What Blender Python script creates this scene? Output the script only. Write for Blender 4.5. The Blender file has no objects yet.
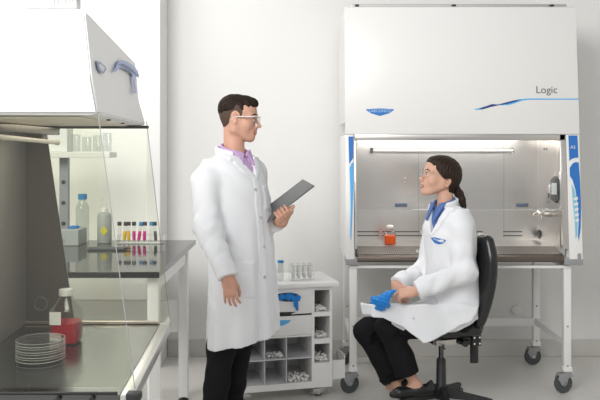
import bpy, bmesh, math, random
import numpy as np
from mathutils import Vector, Matrix
random.seed(7)
SC = bpy.context.scene
COL = SC.collection
PI = math.pi

# ------------------------------------------------------------------ camera, light, exposure
CAMZ, FPX, CX, CY = 1.45, 750.0, 300.0, 150.0
cd = bpy.data.cameras.new('camera'); cam = bpy.data.objects.new('camera', cd); COL.objects.link(cam)
cam.location = (0, 0, CAMZ); cam.rotation_euler = (PI/2, 0, 0)
cd.sensor_width = 36; cd.lens = 36*FPX/600; cd.shift_y = -50/600; cd.clip_start = .05
SC.camera = cam
SC.view_settings.view_transform = 'Standard'; SC.view_settings.look = 'None'
SC.view_settings.gamma = 1; SC.view_settings.exposure = 0.10
SC.view_settings.use_curve_mapping = False
SC.cycles.transparent_max_bounces = 40; SC.cycles.max_bounces = 14
wd = bpy.data.worlds.new('world'); SC.world = wd; wd.use_nodes = True
wb = wd.node_tree.nodes['Background']; wb.inputs[0].default_value = (.98, .99, 1.0, 1); wb.inputs[1].default_value = .46

def area(name, loc, target, sx, sy, power, col=(1, .99, .975), spread=180):
    l = bpy.data.lights.new(name, 'AREA'); l.shape = 'RECTANGLE'; l.size = sx; l.size_y = sy
    l.energy = power; l.color = col; l.spread = math.radians(spread)
    o = bpy.data.objects.new(name, l); COL.objects.link(o); o.location = loc
    o.rotation_euler = (Vector(target)-Vector(loc)).to_track_quat('-Z', 'Y').to_euler()
    return o
area('key_softlight', (-1.7, .3, 3.1), (-.1, 4.6, .9), 2.0, 1.6, 150)  # unseen softbox added as the key, from the upper left front
area('bench_wall_fill', (-1.75, 4.65, 3.0), (-1.7, 5.28, 1.6), 1.2, .3, 22)  # added lamp, out of view, brightening the wall behind the bench
area('front_fill', (.9, .2, 2.9), (.7, 4.6, .8), 2.6, 1.6, 8)  # weak fill softbox added on the camera side, unseen

def P(px, py, Y):
    """point of the room seen at photo pixel (px, py) at depth Y"""
    return Vector(((px-CX)*Y/FPX, Y, CAMZ-(py-CY)*Y/FPX))
def on(px, py, p0, n):
    d = Vector(((px-CX)/FPX, 1, -(py-CY)/FPX)); o = Vector((0, 0, CAMZ))
    return o+d*((Vector(p0)-o).dot(n)/d.dot(n))

# ------------------------------------------------------------------ materials
MATS = {}
def mat(name, col, rough=.5, metal=0, spec=.5, bump=0, bscale=60, var=0, vscale=6, trans=0, ior=1.45, emit=0, coat=0, aniso=None, alpha=1):
    if name in MATS: return MATS[name]
    m = bpy.data.materials.new(name); m.use_nodes = True; nt = m.node_tree
    b = nt.nodes['Principled BSDF']
    b.inputs['Base Color'].default_value = (*col, 1); b.inputs['Roughness'].default_value = rough
    b.inputs['Metallic'].default_value = metal; b.inputs['Specular IOR Level'].default_value = spec
    b.inputs['Transmission Weight'].default_value = trans; b.inputs['IOR'].default_value = ior
    b.inputs['Coat Weight'].default_value = coat; b.inputs['Alpha'].default_value = alpha
    if emit:
        b.inputs['Emission Color'].default_value = (*col, 1); b.inputs['Emission Strength'].default_value = emit
    tc = nt.nodes.new('ShaderNodeTexCoord')
    def noise(scale, det=4):
        mp = nt.nodes.new('ShaderNodeMapping'); nt.links.new(tc.outputs['Object'], mp.inputs[0])
        mp.inputs['Scale'].default_value = aniso or (1, 1, 1)
        n = nt.nodes.new('ShaderNodeTexNoise'); n.inputs['Scale'].default_value = scale; n.inputs['Detail'].default_value = det
        nt.links.new(mp.outputs[0], n.inputs['Vector']); return n
    if var:
        n = noise(vscale); mx = nt.nodes.new('ShaderNodeMix'); mx.data_type = 'RGBA'
        mx.inputs['A'].default_value = (*[c*(1-var) for c in col], 1); mx.inputs['B'].default_value = (*[min(1, c*(1+var)) for c in col], 1)
        nt.links.new(n.outputs['Fac'], mx.inputs['Factor']); nt.links.new(mx.outputs['Result'], b.inputs['Base Color'])
    if bump:
        n = noise(bscale, 6); bp = nt.nodes.new('ShaderNodeBump'); bp.inputs['Strength'].default_value = bump; bp.inputs['Distance'].default_value = .004
        nt.links.new(n.outputs['Fac'], bp.inputs['Height']); nt.links.new(bp.outputs[0], b.inputs['Normal'])
    MATS[name] = m; return m
def pane_mat(name, tint=(.95, .97, .95), refl=1.0, ior=1.5):
    m = bpy.data.materials.new(name); m.use_nodes = True; nt = m.node_tree; nt.nodes.clear()
    out = nt.nodes.new('ShaderNodeOutputMaterial'); mx = nt.nodes.new('ShaderNodeMixShader')
    t = nt.nodes.new('ShaderNodeBsdfTransparent'); t.inputs[0].default_value = (*tint, 1)
    g = nt.nodes.new('ShaderNodeBsdfGlossy'); g.inputs['Roughness'].default_value = .02; g.inputs[0].default_value = (refl, refl, refl, 1)
    f = nt.nodes.new('ShaderNodeLayerWeight'); f.inputs[0].default_value = .5
    p5 = nt.nodes.new('ShaderNodeMath'); p5.operation = 'POWER'; p5.inputs[1].default_value = 5
    ma = nt.nodes.new('ShaderNodeMath'); ma.operation = 'MULTIPLY_ADD'; ma.inputs[1].default_value = .8; ma.inputs[2].default_value = ((ior-1)/(ior+1))**2
    nt.links.new(f.outputs['Facing'], p5.inputs[0]); nt.links.new(p5.outputs[0], ma.inputs[0]); nt.links.new(ma.outputs[0], mx.inputs[0]); nt.links.new(t.outputs[0], mx.inputs[1]); nt.links.new(g.outputs[0], mx.inputs[2]); nt.links.new(mx.outputs[0], out.inputs[0])
    MATS[name] = m; return m
WALL = mat('wall_paint', (.775, .77, .75), .75, bump=.05, bscale=180, var=.015, vscale=1.5)
FLOOR = mat('floor_vinyl', (.66, .645, .61), .3, var=.05, vscale=2.5, bump=.03, bscale=40)
BASE = mat('vinyl_base', (.60, .585, .55), .5)
WHITE = mat('powder_white', (.80, .795, .78), .35, spec=.4)
WHITE2 = mat('warm_white_enamel', (.78, .77, .75), .3)
CARTW = mat('white_laminate', (.82, .81, .80), .4)
STEEL = mat('brushed_steel', (.64, .62, .595), .30, 1, bump=.03, bscale=90, aniso=(.04, 1, 1), var=.03, vscale=30)
STEELD = mat('dark_brushed_steel', (.33, .31, .29), .38, 1, bump=.02, bscale=90)
CHROME = mat('chrome', (.75, .75, .75), .12, 1)
BLACK = mat('black_plastic', (.02, .02, .022), .45)
GREYP = mat('grey_plastic', (.30, .305, .31), .45)
DGREY = mat('dark_grey_rubber', (.075, .08, .085), .6)
BLUE = mat('print_blue', (.03, .17, .52), .3)
BLUEL = mat('print_light_blue', (.10, .42, .80), .3)
BLUED = mat('print_navy', (.02, .06, .22), .35)
CAPB = mat('blue_cap', (.02, .23, .52), .4)
PANE = pane_mat('clear_pane', (.95, .958, .915))
PANE2 = pane_mat('sash_glass', (.97, .97, .97), .8)
PLAST = pane_mat('clear_plastic', (.93, .94, .94), 1, 1.6)
GLASS = pane_mat('clear_glass', (.92, .93, .925), .8, 1.4)
LINEN = mat('white_coat_cloth', (.745, .755, .78), .8, spec=.2, bump=.38, bscale=8)

# ------------------------------------------------------------------ mesh helpers
ORG = {}
def tag(o, label=None, cat=None, group=None, kind=None):
    if label: o['label'] = label
    if cat: o['category'] = cat
    if group: o['group'] = group
    if kind: o['kind'] = kind
    return o
def thing(name, loc, label, cat, group=None):
    o = bpy.data.objects.new(name, None); COL.objects.link(o); o.location = loc; o.empty_display_size = .05
    ORG[o.name] = Vector(loc); tag(o, label, cat, group); return o
def link(name, me, m, parent=None, smooth=False, origin=None):
    if m is not None: me.materials.append(m)
    o = bpy.data.objects.new(name, me); COL.objects.link(o)
    if parent is not None:
        og = ORG[parent.name]; o.parent = parent; ORG[o.name] = og
        me.transform(Matrix.Translation(-og))
    elif origin is not None:
        og = Vector(origin); me.transform(Matrix.Translation(-og)); o.location = og; ORG[o.name] = og
    else: ORG[o.name] = Vector((0, 0, 0))
    if smooth: me.polygons.foreach_set('use_smooth', [True]*len(me.polygons))
    return o
class MB:
    def __init__(s): s.b = bmesh.new()
    def _add(s, vs, fs):
        v = [s.b.verts.new(p) for p in vs]
        for f in fs:
            try: s.b.faces.new([v[i] for i in f])
            except ValueError: pass
        return v
    def box(s, c, d, bev=0, rot=None, seg=2):
        t = bmesh.new(); bmesh.ops.create_cube(t, size=1)
        for v in t.verts: v.co = Vector((v.co.x*d[0], v.co.y*d[1], v.co.z*d[2]))
        if bev: bmesh.ops.bevel(t, geom=list(t.edges), offset=bev, segments=seg, affect='EDGES', profile=.5)
        if rot is not None: bmesh.ops.transform(t, matrix=rot.to_4x4(), verts=t.verts)
        bmesh.ops.translate(t, vec=Vector(c), verts=t.verts); s.merge(t); return s
    def bb(s, lo, hi, bev=0, seg=2):
        lo, hi = Vector(lo), Vector(hi); return s.box((lo+hi)/2, hi-lo, bev, seg=seg)
    def merge(s, t):
        me = bpy.data.meshes.new('tmp'); t.to_mesh(me); t.free(); s.b.from_mesh(me); bpy.data.meshes.remove(me)
    def prism(s, pts, off, bev=0):
        """planar polygon pts (3-D) extruded by vector off"""
        t = bmesh.new(); n = len(pts); off = Vector(off)
        a = [t.verts.new(p) for p in pts]; b = [t.verts.new(Vector(p)+off) for p in pts]
        t.faces.new(a); t.faces.new(b[::-1])
        for i in range(n): t.faces.new([a[i], b[i], b[(i+1) % n], a[(i+1) % n]])
        bmesh.ops.recalc_face_normals(t, faces=t.faces)
        if bev: bmesh.ops.bevel(t, geom=list(t.edges), offset=bev, segments=2, affect='EDGES', profile=.5)
        s.merge(t); return s
    def tube(s, pts, r, n=12, cap=True, flat=1.0, up=None):
        pts = [Vector(p) for p in pts]; rs = r if isinstance(r, (list, tuple)) else [r]*len(pts)
        rings = []; last = None
        for i, p in enumerate(pts):
            d = (pts[min(i+1, len(pts)-1)]-pts[max(i-1, 0)]).normalized()
            if up is not None: u = (Vector(up)-d*Vector(up).dot(d)).normalized()
            elif last is None: u = d.orthogonal().normalized()
            else: u = (last-d*last.dot(d)).normalized()
            last = u; w = d.cross(u)
            rings.append([s.b.verts.new(p+(u*math.cos(2*PI*k/n)*flat+w*math.sin(2*PI*k/n))*rs[i]) for k in range(n)])
        for a, b in zip(rings, rings[1:]):
            for k in range(n): s.b.faces.new([a[k], a[(k+1) % n], b[(k+1) % n], b[k]])
        if cap: s.b.faces.new(rings[0][::-1]); s.b.faces.new(rings[-1])
        return s
    def lathe(s, c, prof, n=24, axis=None, sq=0):
        """prof: (radius, height) pairs turned about the axis through c"""
        c = Vector(c); R = Matrix.Identity(3) if axis is None else Vector((0, 0, 1)).rotation_difference(Vector(axis)).to_matrix()
        rings = []
        for r, z in prof:
            if r < 1e-6: rings.append([s.b.verts.new(c+R@Vector((0, 0, z)))]); continue
            ring = []
            for k in range(n):
                a = 2*PI*k/n+PI/4*(1 if sq else 0); q = 1
                if sq: q = (abs(math.cos(a))**sq+abs(math.sin(a))**sq)**(-1/sq)
                ring.append(s.b.verts.new(c+R@Vector((r*q*math.cos(a), r*q*math.sin(a), z))))
            rings.append(ring)
        for a, b in zip(rings, rings[1:]):
            for k in range(n):
                k2 = (k+1) % n
                if len(a) == 1 and len(b) == 1: continue
                if len(a) == 1: f = [a[0], b[k2], b[k]]
                elif len(b) == 1: f = [a[k], a[k2], b[0]]
                else: f = [a[k], a[k2], b[k2], b[k]]
                s.b.faces.new(f)
        return s
    def build(s, name, m, parent=None, smooth=False, origin=None, fix=True):
        if fix: bmesh.ops.recalc_face_normals(s.b, faces=s.b.faces)
        me = bpy.data.meshes.new(name); s.b.to_mesh(me); s.b.free()
        o = link(name, me, m, parent, False, origin)
        if smooth:
            ang = math.radians(40)
            me.polygons.foreach_set('use_smooth', [True]*len(me.polygons))
            try: me.set_sharp_from_angle(angle=ang)
            except Exception: pass
        return o
def Rz(a): return Matrix.Rotation(a, 3, 'Z')
def text_mesh(name, body, size, m, parent, origin, xdir, updir, thick=.0006, align='LEFT', weight=0):
    cu = bpy.data.curves.new(name, 'FONT'); cu.body = body; cu.size = size; cu.extrude = thick; cu.align_x = align; cu.offset = weight
    o = bpy.data.objects.new(name+'_t', cu); COL.objects.link(o)
    dg = bpy.context.evaluated_depsgraph_get(); me = bpy.data.meshes.new_from_object(o.evaluated_get(dg))
    bpy.data.objects.remove(o); x = Vector(xdir).normalized(); u = Vector(updir).normalized(); z = x.cross(u)
    M = Matrix((x, u, z)).transposed().to_4x4(); M.translation = Vector(origin)
    me.transform(M); me.materials.clear(); return link(name, me, m, parent)

# ------------------------------------------------------------------ smooth solid bodies (distance fields meshed by surface nets)
BIG = 9.0
def V3(a): return np.array([a[0], a[1], a[2]], dtype=np.float64)
class Fr:
    """local frame: origin o, axes x,y,z (rows of R), scale s"""
    def __init__(s, o, x, y=None, z=None, sc=1.0):
        x = Vector(x).normalized()
        if z is not None:
            z = Vector(z); z = (z-x*z.dot(x)).normalized(); y = z.cross(x)
        else:
            y = Vector(y); y = (y-x*y.dot(x)).normalized(); z = x.cross(y)
        s.o = V3(o); s.R = np.array([x, y, z]); s.s = sc
    def w(s, p): return s.o+s.s*(np.array(p, dtype=float)@s.R)
def cap(a, b, ra, rb=None, fr=None):
    rb = ra if rb is None else rb
    a = fr.w(a) if fr else V3(a); b = fr.w(b) if fr else V3(b); sc = fr.s if fr else 1
    ra, rb = ra*sc, rb*sc; ab = b-a; L = max(ab@ab, 1e-9)
    def f(p):
        q = p-a; t = np.clip(q@ab/L, 0, 1)
        return np.linalg.norm(q-t[:, None]*ab, axis=1)-(ra+(rb-ra)*t)
    r = max(ra, rb); f.bb = (np.minimum(a, b)-r, np.maximum(a, b)+r); return f
def sph(c, r, fr=None): return cap(c, c, r, r, fr)
def ell(c, rad, fr=None, tilt=None):
    """tilt: rotation matrix in the local frame"""
    c = fr.w(c) if fr else V3(c); sc = fr.s if fr else 1; rad = np.array(rad)*sc
    R = fr.R if fr else np.eye(3)
    if tilt is not None: R = np.array(tilt.transposed())@R
    def f(p):
        q = (p-c)@R.T; k0 = np.linalg.norm(q/rad, axis=1); k1 = np.linalg.norm(q/(rad*rad), axis=1)+1e-9
        return k0*(k0-1)/k1
    m = rad.max(); f.bb = (c-m, c+m); return f
def rbox(c, half, r, fr=None, tilt=None):
    c = fr.w(c) if fr else V3(c); sc = fr.s if fr else 1; half = np.array(half)*sc; r = r*sc
    R = fr.R if fr else np.eye(3)
    if tilt is not None: R = np.array(tilt.transposed())@R
    def f(p):
        q = np.abs((p-c)@R.T)-half+r
        return np.linalg.norm(np.maximum(q, 0), axis=1)+np.minimum(q.max(axis=1), 0)-r
    m = np.linalg.norm(half); f.bb = (c-m, c+m); return f
def loft(secs, A, F, ex=2.3):
    """upright body: secs (z, cx, cy, half width along A, half depth along F)"""
    S = np.array(sorted(secs)); A = np.array(A); F = np.array(F)
    zz = np.linspace(S[0, 0], S[-1, 0], 200); T = [zz]
    for c in range(1, 5):
        v = np.interp(zz, S[:, 0], S[:, c]); k = 9; v = np.convolve(np.pad(v, k, 'edge'), np.ones(2*k+1)/(2*k+1), 'valid'); T.append(v)
    def uv(p):
        z = p[:, 2]; cx, cy, ru, rv = [np.interp(z, zz, T[i]) for i in range(1, 5)]
        dx, dy = p[:, 0]-cx, p[:, 1]-cy
        return dx*A[0]+dy*A[1], dx*F[0]+dy*F[1], ru, rv
    def f(p):
        u, v, ru, rv = uv(p); k = (np.abs(u/ru)**ex+np.abs(v/rv)**ex)**(1/ex)
        z = p[:, 2]; return np.maximum((k-1)*np.minimum(ru, rv), np.maximum(z-S[-1, 0], S[0, 0]-z))
    m = max(S[:, 3].max(), S[:, 4].max())
    f.bb = (np.array([S[:, 1].min()-m, S[:, 2].min()-m, S[0, 0]]), np.array([S[:, 1].max()+m, S[:, 2].max()+m, S[-1, 0]]))
    f.uv = uv; return f
def poly2(pts):
    pts = np.array(pts, dtype=float); n = len(pts)
    def f(x, y):
        d = np.full(x.shape, 1e9); s = np.ones(x.shape)
        for i in range(n):
            j = (i-1) % n; e = pts[j]-pts[i]; wx, wy = x-pts[i, 0], y-pts[i, 1]
            t = np.clip((wx*e[0]+wy*e[1])/(e@e+1e-12), 0, 1)
            d = np.minimum(d, (wx-e[0]*t)**2+(wy-e[1]*t)**2)
            c1 = y >= pts[i, 1]; c2 = y < pts[j, 1]; c3 = e[0]*wy > e[1]*wx
            s = np.where((c1 & c2 & c3) | (~c1 & ~c2 & ~c3), -s, s)
        return s*np.sqrt(d)
    return f
class Sdf:
    def __init__(s, k=.02): s.ops = []; s.k = k; s.lo = None
    def u(s, f, k=None):
        s.ops.append(('u', f, s.k if k is None else k)); m = .012
        lo, hi = f.bb[0]-m, f.bb[1]+m
        if s.lo is None: s.lo, s.hi = lo, hi
        else: s.lo, s.hi = np.minimum(s.lo, lo), np.maximum(s.hi, hi)
        return s
    def us(s, fs, k=None):
        for f in fs: s.u(f, k)
        return s
    def sub(s, f, k=.005): s.ops.append(('s', f, k)); return s
    def cut(s, f): s.ops.append(('c', f, 0)); return s        # keep where f<0
    def disp(s, f): s.ops.append(('d', f, 0)); return s
    @property
    def bb(s): return (s.lo, s.hi)
    def raw(s, p):
        d = np.full(len(p), BIG); lo_, hi_ = p.min(0), p.max(0); d0 = None
        for op, f, k in s.ops:
            if op == 'L':
                if d0 is None: d0 = d.copy()
                m = np.all((p > f.bb[0]) & (p < f.bb[1]), axis=1)
                if m.any(): d[m] = np.minimum(d[m], f(p[m], d0[m]))
                continue
            if hasattr(f, 'bb') and len(p) > 8 and len(p) < 60000 and (np.any(lo_ > f.bb[1]+k+.03) or np.any(hi_ < f.bb[0]-k-.03)): continue
            if op == 'd': d = d+f(p); continue
            if op == 'c': d = np.maximum(d, f(p)); continue
            if hasattr(f, 'bb'):
                mg = k+.03
                m = np.all((p > f.bb[0]-mg) & (p < f.bb[1]+mg), axis=1)
                e = np.full(len(p), BIG)
                if m.any(): e[m] = f(p[m])
                if op == 'u' and not m.all():
                    q = p[~m]; e[~m] = np.linalg.norm(np.maximum(np.maximum(f.bb[0]-q, q-f.bb[1]), 0), axis=1)
            else: e = f(p)
            if op == 'u':
                if k > 0: h = np.maximum(k-np.abs(d-e), 0)/k; d = np.minimum(d, e)-h*h*k/4
                else: d = np.minimum(d, e)
            else:
                e = -e
                if k > 0: h = np.maximum(k-np.abs(d-e), 0)/k; d = np.maximum(d, e)+h*h*k/4
                else: d = np.maximum(d, e)
        return d
    def __call__(s, p): return s.raw(p)
def nets(f, lo, hi, h):
    B = 8; lo = np.array(lo, float); nb = np.ceil((np.array(hi)-lo)/(h*B)).astype(int)+1
    g = np.stack(np.meshgrid(*[np.arange(n) for n in nb], indexing='ij'), -1).reshape(-1, 3)
    d = np.concatenate([f(q) for q in np.array_split(lo+(g+.5)*h*B, 1+len(g)//200000)]) if len(g) > 200000 else f(lo+(g+.5)*h*B); g = g[np.abs(d) < h*B*.87*1.25+2*h]
    m4 = g//4; g = g[np.lexsort((m4[:, 2], m4[:, 1], m4[:, 0]))]
    ar = np.arange(B+1); off = np.stack(np.meshgrid(ar, ar, ar, indexing='ij'), -1).reshape(-1, 3)
    NJ, NK = nb[1]*B+2, nb[2]*B+2; IDs, VS, CI, CV = [], [], [], []
    co = np.array([[i, j, k] for i in (0, 1) for j in (0, 1) for k in (0, 1)])
    ed = [(a, b) for a in range(8) for b in range(a+1, 8) if np.abs(co[a]-co[b]).sum() == 1]
    for s in range(0, len(g), 64):
        gg = g[s:s+64]; idx = gg[:, None, :]*B+off[None]
        v = f((lo+idx.reshape(-1, 3)*h)).reshape(len(gg), B+1, B+1, B+1)
        c = np.stack([v[:, i:B+i, j:B+j, k:B+k] for i in (0, 1) for j in (0, 1) for k in (0, 1)], -1)
        ng = (c < 0).sum(-1); m = (ng > 0) & (ng < 8); w = np.argwhere(m)
        if not len(w): continue
        cc = c[m]; ci = gg[w[:, 0]]*B+w[:, 1:]
        CI.append(ci); CV.append(cc)
    if not CI: raise RuntimeError('empty field')
    ci = np.concatenate(CI); cv = np.concatenate(CV)
    acc = np.zeros((len(ci), 3)); cnt = np.zeros(len(ci))
    for a, b in ed:
        va, vb = cv[:, a], cv[:, b]; x = (va < 0) != (vb < 0); t = np.where(x, va/np.where(x, va-vb, 1), 0)
        acc += np.where(x[:, None], co[a]+(co[b]-co[a])*t[:, None], 0); cnt += x
    vs = lo+(ci+acc/cnt[:, None])*h
    ids = (ci[:, 0]*NJ+ci[:, 1])*NK+ci[:, 2]; o = np.argsort(ids); ids, vs, ci, cv = ids[o], vs[o], ci[o], cv[o]
    F = []
    for ax, ic in ((0, 4), (1, 2), (2, 1)):
        s0 = cv[:, 0] < 0; s1 = cv[:, ic] < 0; m = s0 != s1; c = ci[m]
        b1, b2 = [(1, 2), (2, 0), (0, 1)][ax]
        def look(d1, d2):
            q = c.copy(); q[:, b1] -= d1; q[:, b2] -= d2; k = (q[:, 0]*NJ+q[:, 1])*NK+q[:, 2]
            i = np.searchsorted(ids, k); i = np.minimum(i, len(ids)-1); return np.where(ids[i] == k, i, -1)
        q = np.stack([look(0, 0), look(1, 0), look(1, 1), look(0, 1)], 1); ok = (q >= 0).all(1)
        fl = s0[m]; q = np.where(fl[:, None], q, q[:, ::-1]); F.append(q[ok])
    return vs, np.concatenate(F)
def sdf_obj(name, S, h, m, parent, extra=None, smooth=True):
    lo, hi = S.bb; vs, fs = nets(S, lo-2*h, hi+2*h, h)
    me = bpy.data.meshes.new(name); me.vertices.add(len(vs)); me.vertices.foreach_set('co', vs.astype(np.float32).ravel())
    me.loops.add(len(fs)*4); me.loops.foreach_set('vertex_index', fs.astype(np.int32).ravel())
    me.polygons.add(len(fs)); me.polygons.foreach_set('loop_start', np.arange(0, len(fs)*4, 4, dtype=np.int32))
    try: me.polygons.foreach_set('loop_total', np.full(len(fs), 4, dtype=np.int32))
    except Exception: pass
    me.update(calc_edges=True); me.validate()
    return link(name, me, m, parent, smooth)
# ------------------------------------------------------------------ the room
WY = 5.28
def struct(name, mb, m): return tag(mb.build(name, m), kind='structure')
struct('floor', MB().bb((-3.2, -.6, -.06), (3.6, 5.4, 0)), FLOOR)
struct('wall_back', MB().bb((-3.2, WY, 0), (3.6, WY+.1, 3.4)), WALL)
struct('wall_left', MB().bb((-3.3, -.6, 0), (-3.2, WY+.1, 3.4)), WALL)
struct('wall_right', MB().bb((3.6, -.6, 0), (3.7, WY+.1, 3.4)), WALL)
struct('baseboard_back', MB().bb((-.93, WY-.014, 0), (3.6, WY, .12), .004), BASE)
struct('trim_1', MB().bb((-1.025, 5.0, 0), (-.932, WY, 3.4), .004), WALL)
struct('trim_2', MB().bb((-1.065, 5.16, 0), (-1.025, WY, 3.4), .003), WHITE)
pl = thing('wall_cover_plate', P(516.5, 310, WY), 'small round blank cover plate on the wall behind the wheeled stand', 'cover plate')
MB().lathe((0, 0, 0), [(0, 0), (.035, 0), (.037, .004), (.034, .010), (.012, .013), (0, .013)], axis=(0, -1, 0)).build('plate', WHITE, None)
o = bpy.data.objects['plate']; o.parent = pl

def caster(parent, x, y, ztop, r, ang, m_fork, m_wheel, w=.026, hub=None):
    """swivel caster: wheel trails in direction ang"""
    dx, dy = math.cos(ang), math.sin(ang); R = Rz(ang); cx, cy = x+dx*.022, y+dy*.022
    mb = MB(); mb.lathe((x, y, ztop-.018), [(0, 0), (.022, 0), (.022, .012), (.014, .018), (0, .018)], 20)
    zt = ztop-.016
    for s in (-1, 1):
        pts = [(-.05, zt-.008), (-.035, zt), (.03, zt), (.045, zt-.03), (.022, r-.006), (0, r-.014), (-.012, r-.004), (-.024, zt-.03), (-.055, zt-.02)]
        mb.prism([R@Vector((a, s*(w/2+.003), 0))+Vector((cx, cy, b)) for a, b in pts], R@Vector((0, s*.005, 0)), .001)
    mb.box((cx-dx*.006, cy-dy*.006, zt-.008), (.085, w+.014, .016), .006, R)
    c = mb.build('caster', m_fork, parent, True)
    ax = R@Vector((0, 1, 0)); base = Vector((cx, cy, r))-ax*w/2
    MB().lathe(base, [(0, 0), (r*.5, 0), (r*.55, .003), (r*.82, .003), (r*.86, 0), (r*.96, .002), (r, w*.3), (r, w*.7), (r*.96, w-.002), (r*.86, w), (r*.82, w-.003), (r*.55, w-.003), (r*.5, w), (0, w)], 32, axis=ax).build('wheel', m_wheel, c, True)
    MB().lathe(base-ax*.008, [(0, 0), (.008, 0), (.008, w+.016), (0, w+.016)], 12, axis=ax).build('axle_bolt', hub or CHROME, c, True)
    return c

# ------------------------------------------------------------------ wheeled stand under the cabinet
X0, X1 = .274, 1.676
st = thing('cabinet_stand', (.955, 4.78, 0), 'white wheeled steel stand carrying the biosafety cabinet behind the seated woman', 'stand')
LX = (.317, 1.593)
for x in LX:
    for y in (4.485, 5.07):
        mb = MB().bb((x-.022, y-.022, .137), (x+.022, y+.022, .745), .004)
        mb.bb((x-.027, y-.027, .130), (x+.027, y+.027, .16), .003)
        l = mb.build('leg', WHITE, st, True)
        for z in (.40, .165): MB().lathe((x, y-.0215, z), [(0, 0), (.006, 0), (.006, .003), (0, .004)], 12, axis=(0, -1, 0)).build('bolt', GREYP, l)
        caster(st, x, y, .136, .058, math.radians(200 if x < 1 else 195) if y < 5 else math.radians(190), GREYP, DGREY)
mb = MB()
for y in (4.485, 5.07): mb.bb((LX[0]-.02, y-.016, .745), (LX[1]+.02, y+.016, .762), .002)
for x in LX: mb.bb((x-.016, 4.47, .745), (x+.016, 5.09, .762), .002)
mb.build('top_frame', WHITE, st)
MB().bb((LX[0], 5.05, .262), (LX[1], 5.09, .318), .004).build('rear_rail', WHITE, st)
for x in LX: MB().bb((x-.014, 4.5, .275), (x+.014, 5.06, .318), .003).build('side_rail', WHITE, st)

# ------------------------------------------------------------------ biosafety cabinet
cab = thing('biosafety_cabinet', (.975, 4.8, .765), 'large white biosafety cabinet with open steel work chamber and a blue swoosh on its hood', 'biosafety cabinet')
mb = MB()
mb.prism([(X0-.002, 4.497, 1.545), (X0-.002, 4.562, 2.318), (X0-.002, 4.585, 2.328), (X0-.002, 5.2, 2.328), (X0-.002, 5.2, 1.62), (X0-.002, 4.56, 1.62), (X0-.002, 4.56, 1.545)], (X1-X0+.004, 0, 0), .004)
mb.build('hood_panel', WHITE2, cab, True)
MB().bb((X0+.04, 4.60, 2.329), (X1-.04, 5.15, 2.345), .003).build('top_trim', STEEL, cab)
for px in (357, 454, 552):
    x = (px-300)/750*4.58; MB().bb((x-.012, 4.575, 2.329), (x+.012, 4.598, 2.339), .002).build('top_clip', BLACK, cab)
def side(x0, x1): return MB().prism([(x0, 4.44, .80), (x0, 4.498, 1.543), (x0, 5.2, 1.543), (x0, 5.2, .766), (x0, 4.46, .766)], (x1-x0, 0, 0), .004)
side(X0, .322).build('side_panel', WHITE, cab, True); side(1.597, X1).build('side_panel', WHITE, cab, True)
MB().bb((.323, 5.0, .766), (1.596, 5.19, 1.543), 0).build('back_panel', WHITE, cab)
for x0, x1 in ((X0-.001, .34), (1.565, X1+.001)):
    MB().prism([(x0, 4.437, .768), (x0, 4.437, .80), (x0, 4.447, .812), (x0, 4.60, .812), (x0, 4.60, .768)], (x1-x0, 0, 0), .004).build('corner_bracket', GREYP, cab, True)
# stainless chamber
IX0, IX1, IY, IZ0, IZ1 = .330, 1.560, 4.93, .858, 1.575
ch = MB()
ch.bb((IX0-.006, IY, .80), (IX1+.03, IY+.02, IZ1), 0)
ch.bb((IX0-.007, 4.50, .80), (IX0, IY, IZ1), 0)
ch.bb((IX1, 4.50, .80), (IX1+.03, IY, IZ1), 0)
ch.bb((IX0, 4.565, IZ1-.01), (IX1, IY, IZ1), 0)
chamber = ch.build('chamber_lining', STEEL, cab)
for x in (.78, 1.34): MB().bb((x-.0012, IY-.0012, .87), (x+.0012, IY, IZ1-.011)).build('panel_seam', STEELD, chamber)
ws = MB().bb((IX0, 4.60, .838), (IX1, IY, IZ0)).build('work_surface', STEEL, cab)
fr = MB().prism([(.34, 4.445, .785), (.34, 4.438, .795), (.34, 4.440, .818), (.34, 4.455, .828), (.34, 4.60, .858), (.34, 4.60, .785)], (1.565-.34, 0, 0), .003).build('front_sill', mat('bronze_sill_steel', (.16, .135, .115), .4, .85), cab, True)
g = bpy.data.materials.new('perforated_steel'); g.use_nodes = True; nt = g.node_tree; b = nt.nodes['Principled BSDF']
b.inputs['Metallic'].default_value = .9; b.inputs['Roughness'].default_value = .4
tc = nt.nodes.new('ShaderNodeTexCoord'); vo = nt.nodes.new('ShaderNodeTexVoronoi'); vo.voronoi_dimensions = '2D'; vo.inputs['Scale'].default_value = 80; vo.inputs['Randomness'].default_value = 0
lt = nt.nodes.new('ShaderNodeMath'); lt.operation = 'LESS_THAN'; lt.inputs[1].default_value = .36
mx = nt.nodes.new('ShaderNodeMix'); mx.data_type = 'RGBA'; mx.inputs['A'].default_value = (.12, .11, .10, 1); mx.inputs['B'].default_value = (.012, .011, .01, 1)
for a_, b_ in ((tc.outputs['Object'], vo.inputs['Vector']), (vo.outputs['Distance'], lt.inputs[0]), (lt.outputs[0], mx.inputs['Factor']), (mx.outputs['Result'], b.inputs['Base Color'])): nt.links.new(a_, b_)
MB().prism([(.345, 4.452, .8285), (.345, 4.598, .8590), (.345, 4.598, .8605), (.345, 4.452, .8300)], (1.215, 0, 0)).build('air_grille', g, fr)
sl = MB()
for x0, x1 in ((.37, .52), (.54, .60), (1.335, 1.46), (.62, 1.2)):
    for z in (.884, .910): sl.bb((x0, IY-.002, z), (x1, IY, z+.006))
sl.build('exhaust_slot', BLACK, chamber)
MB().bb((.325, 4.50, 1.508), (1.597, 4.56, 1.545), .003).build('sash_header', STEEL, cab, True)
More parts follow.
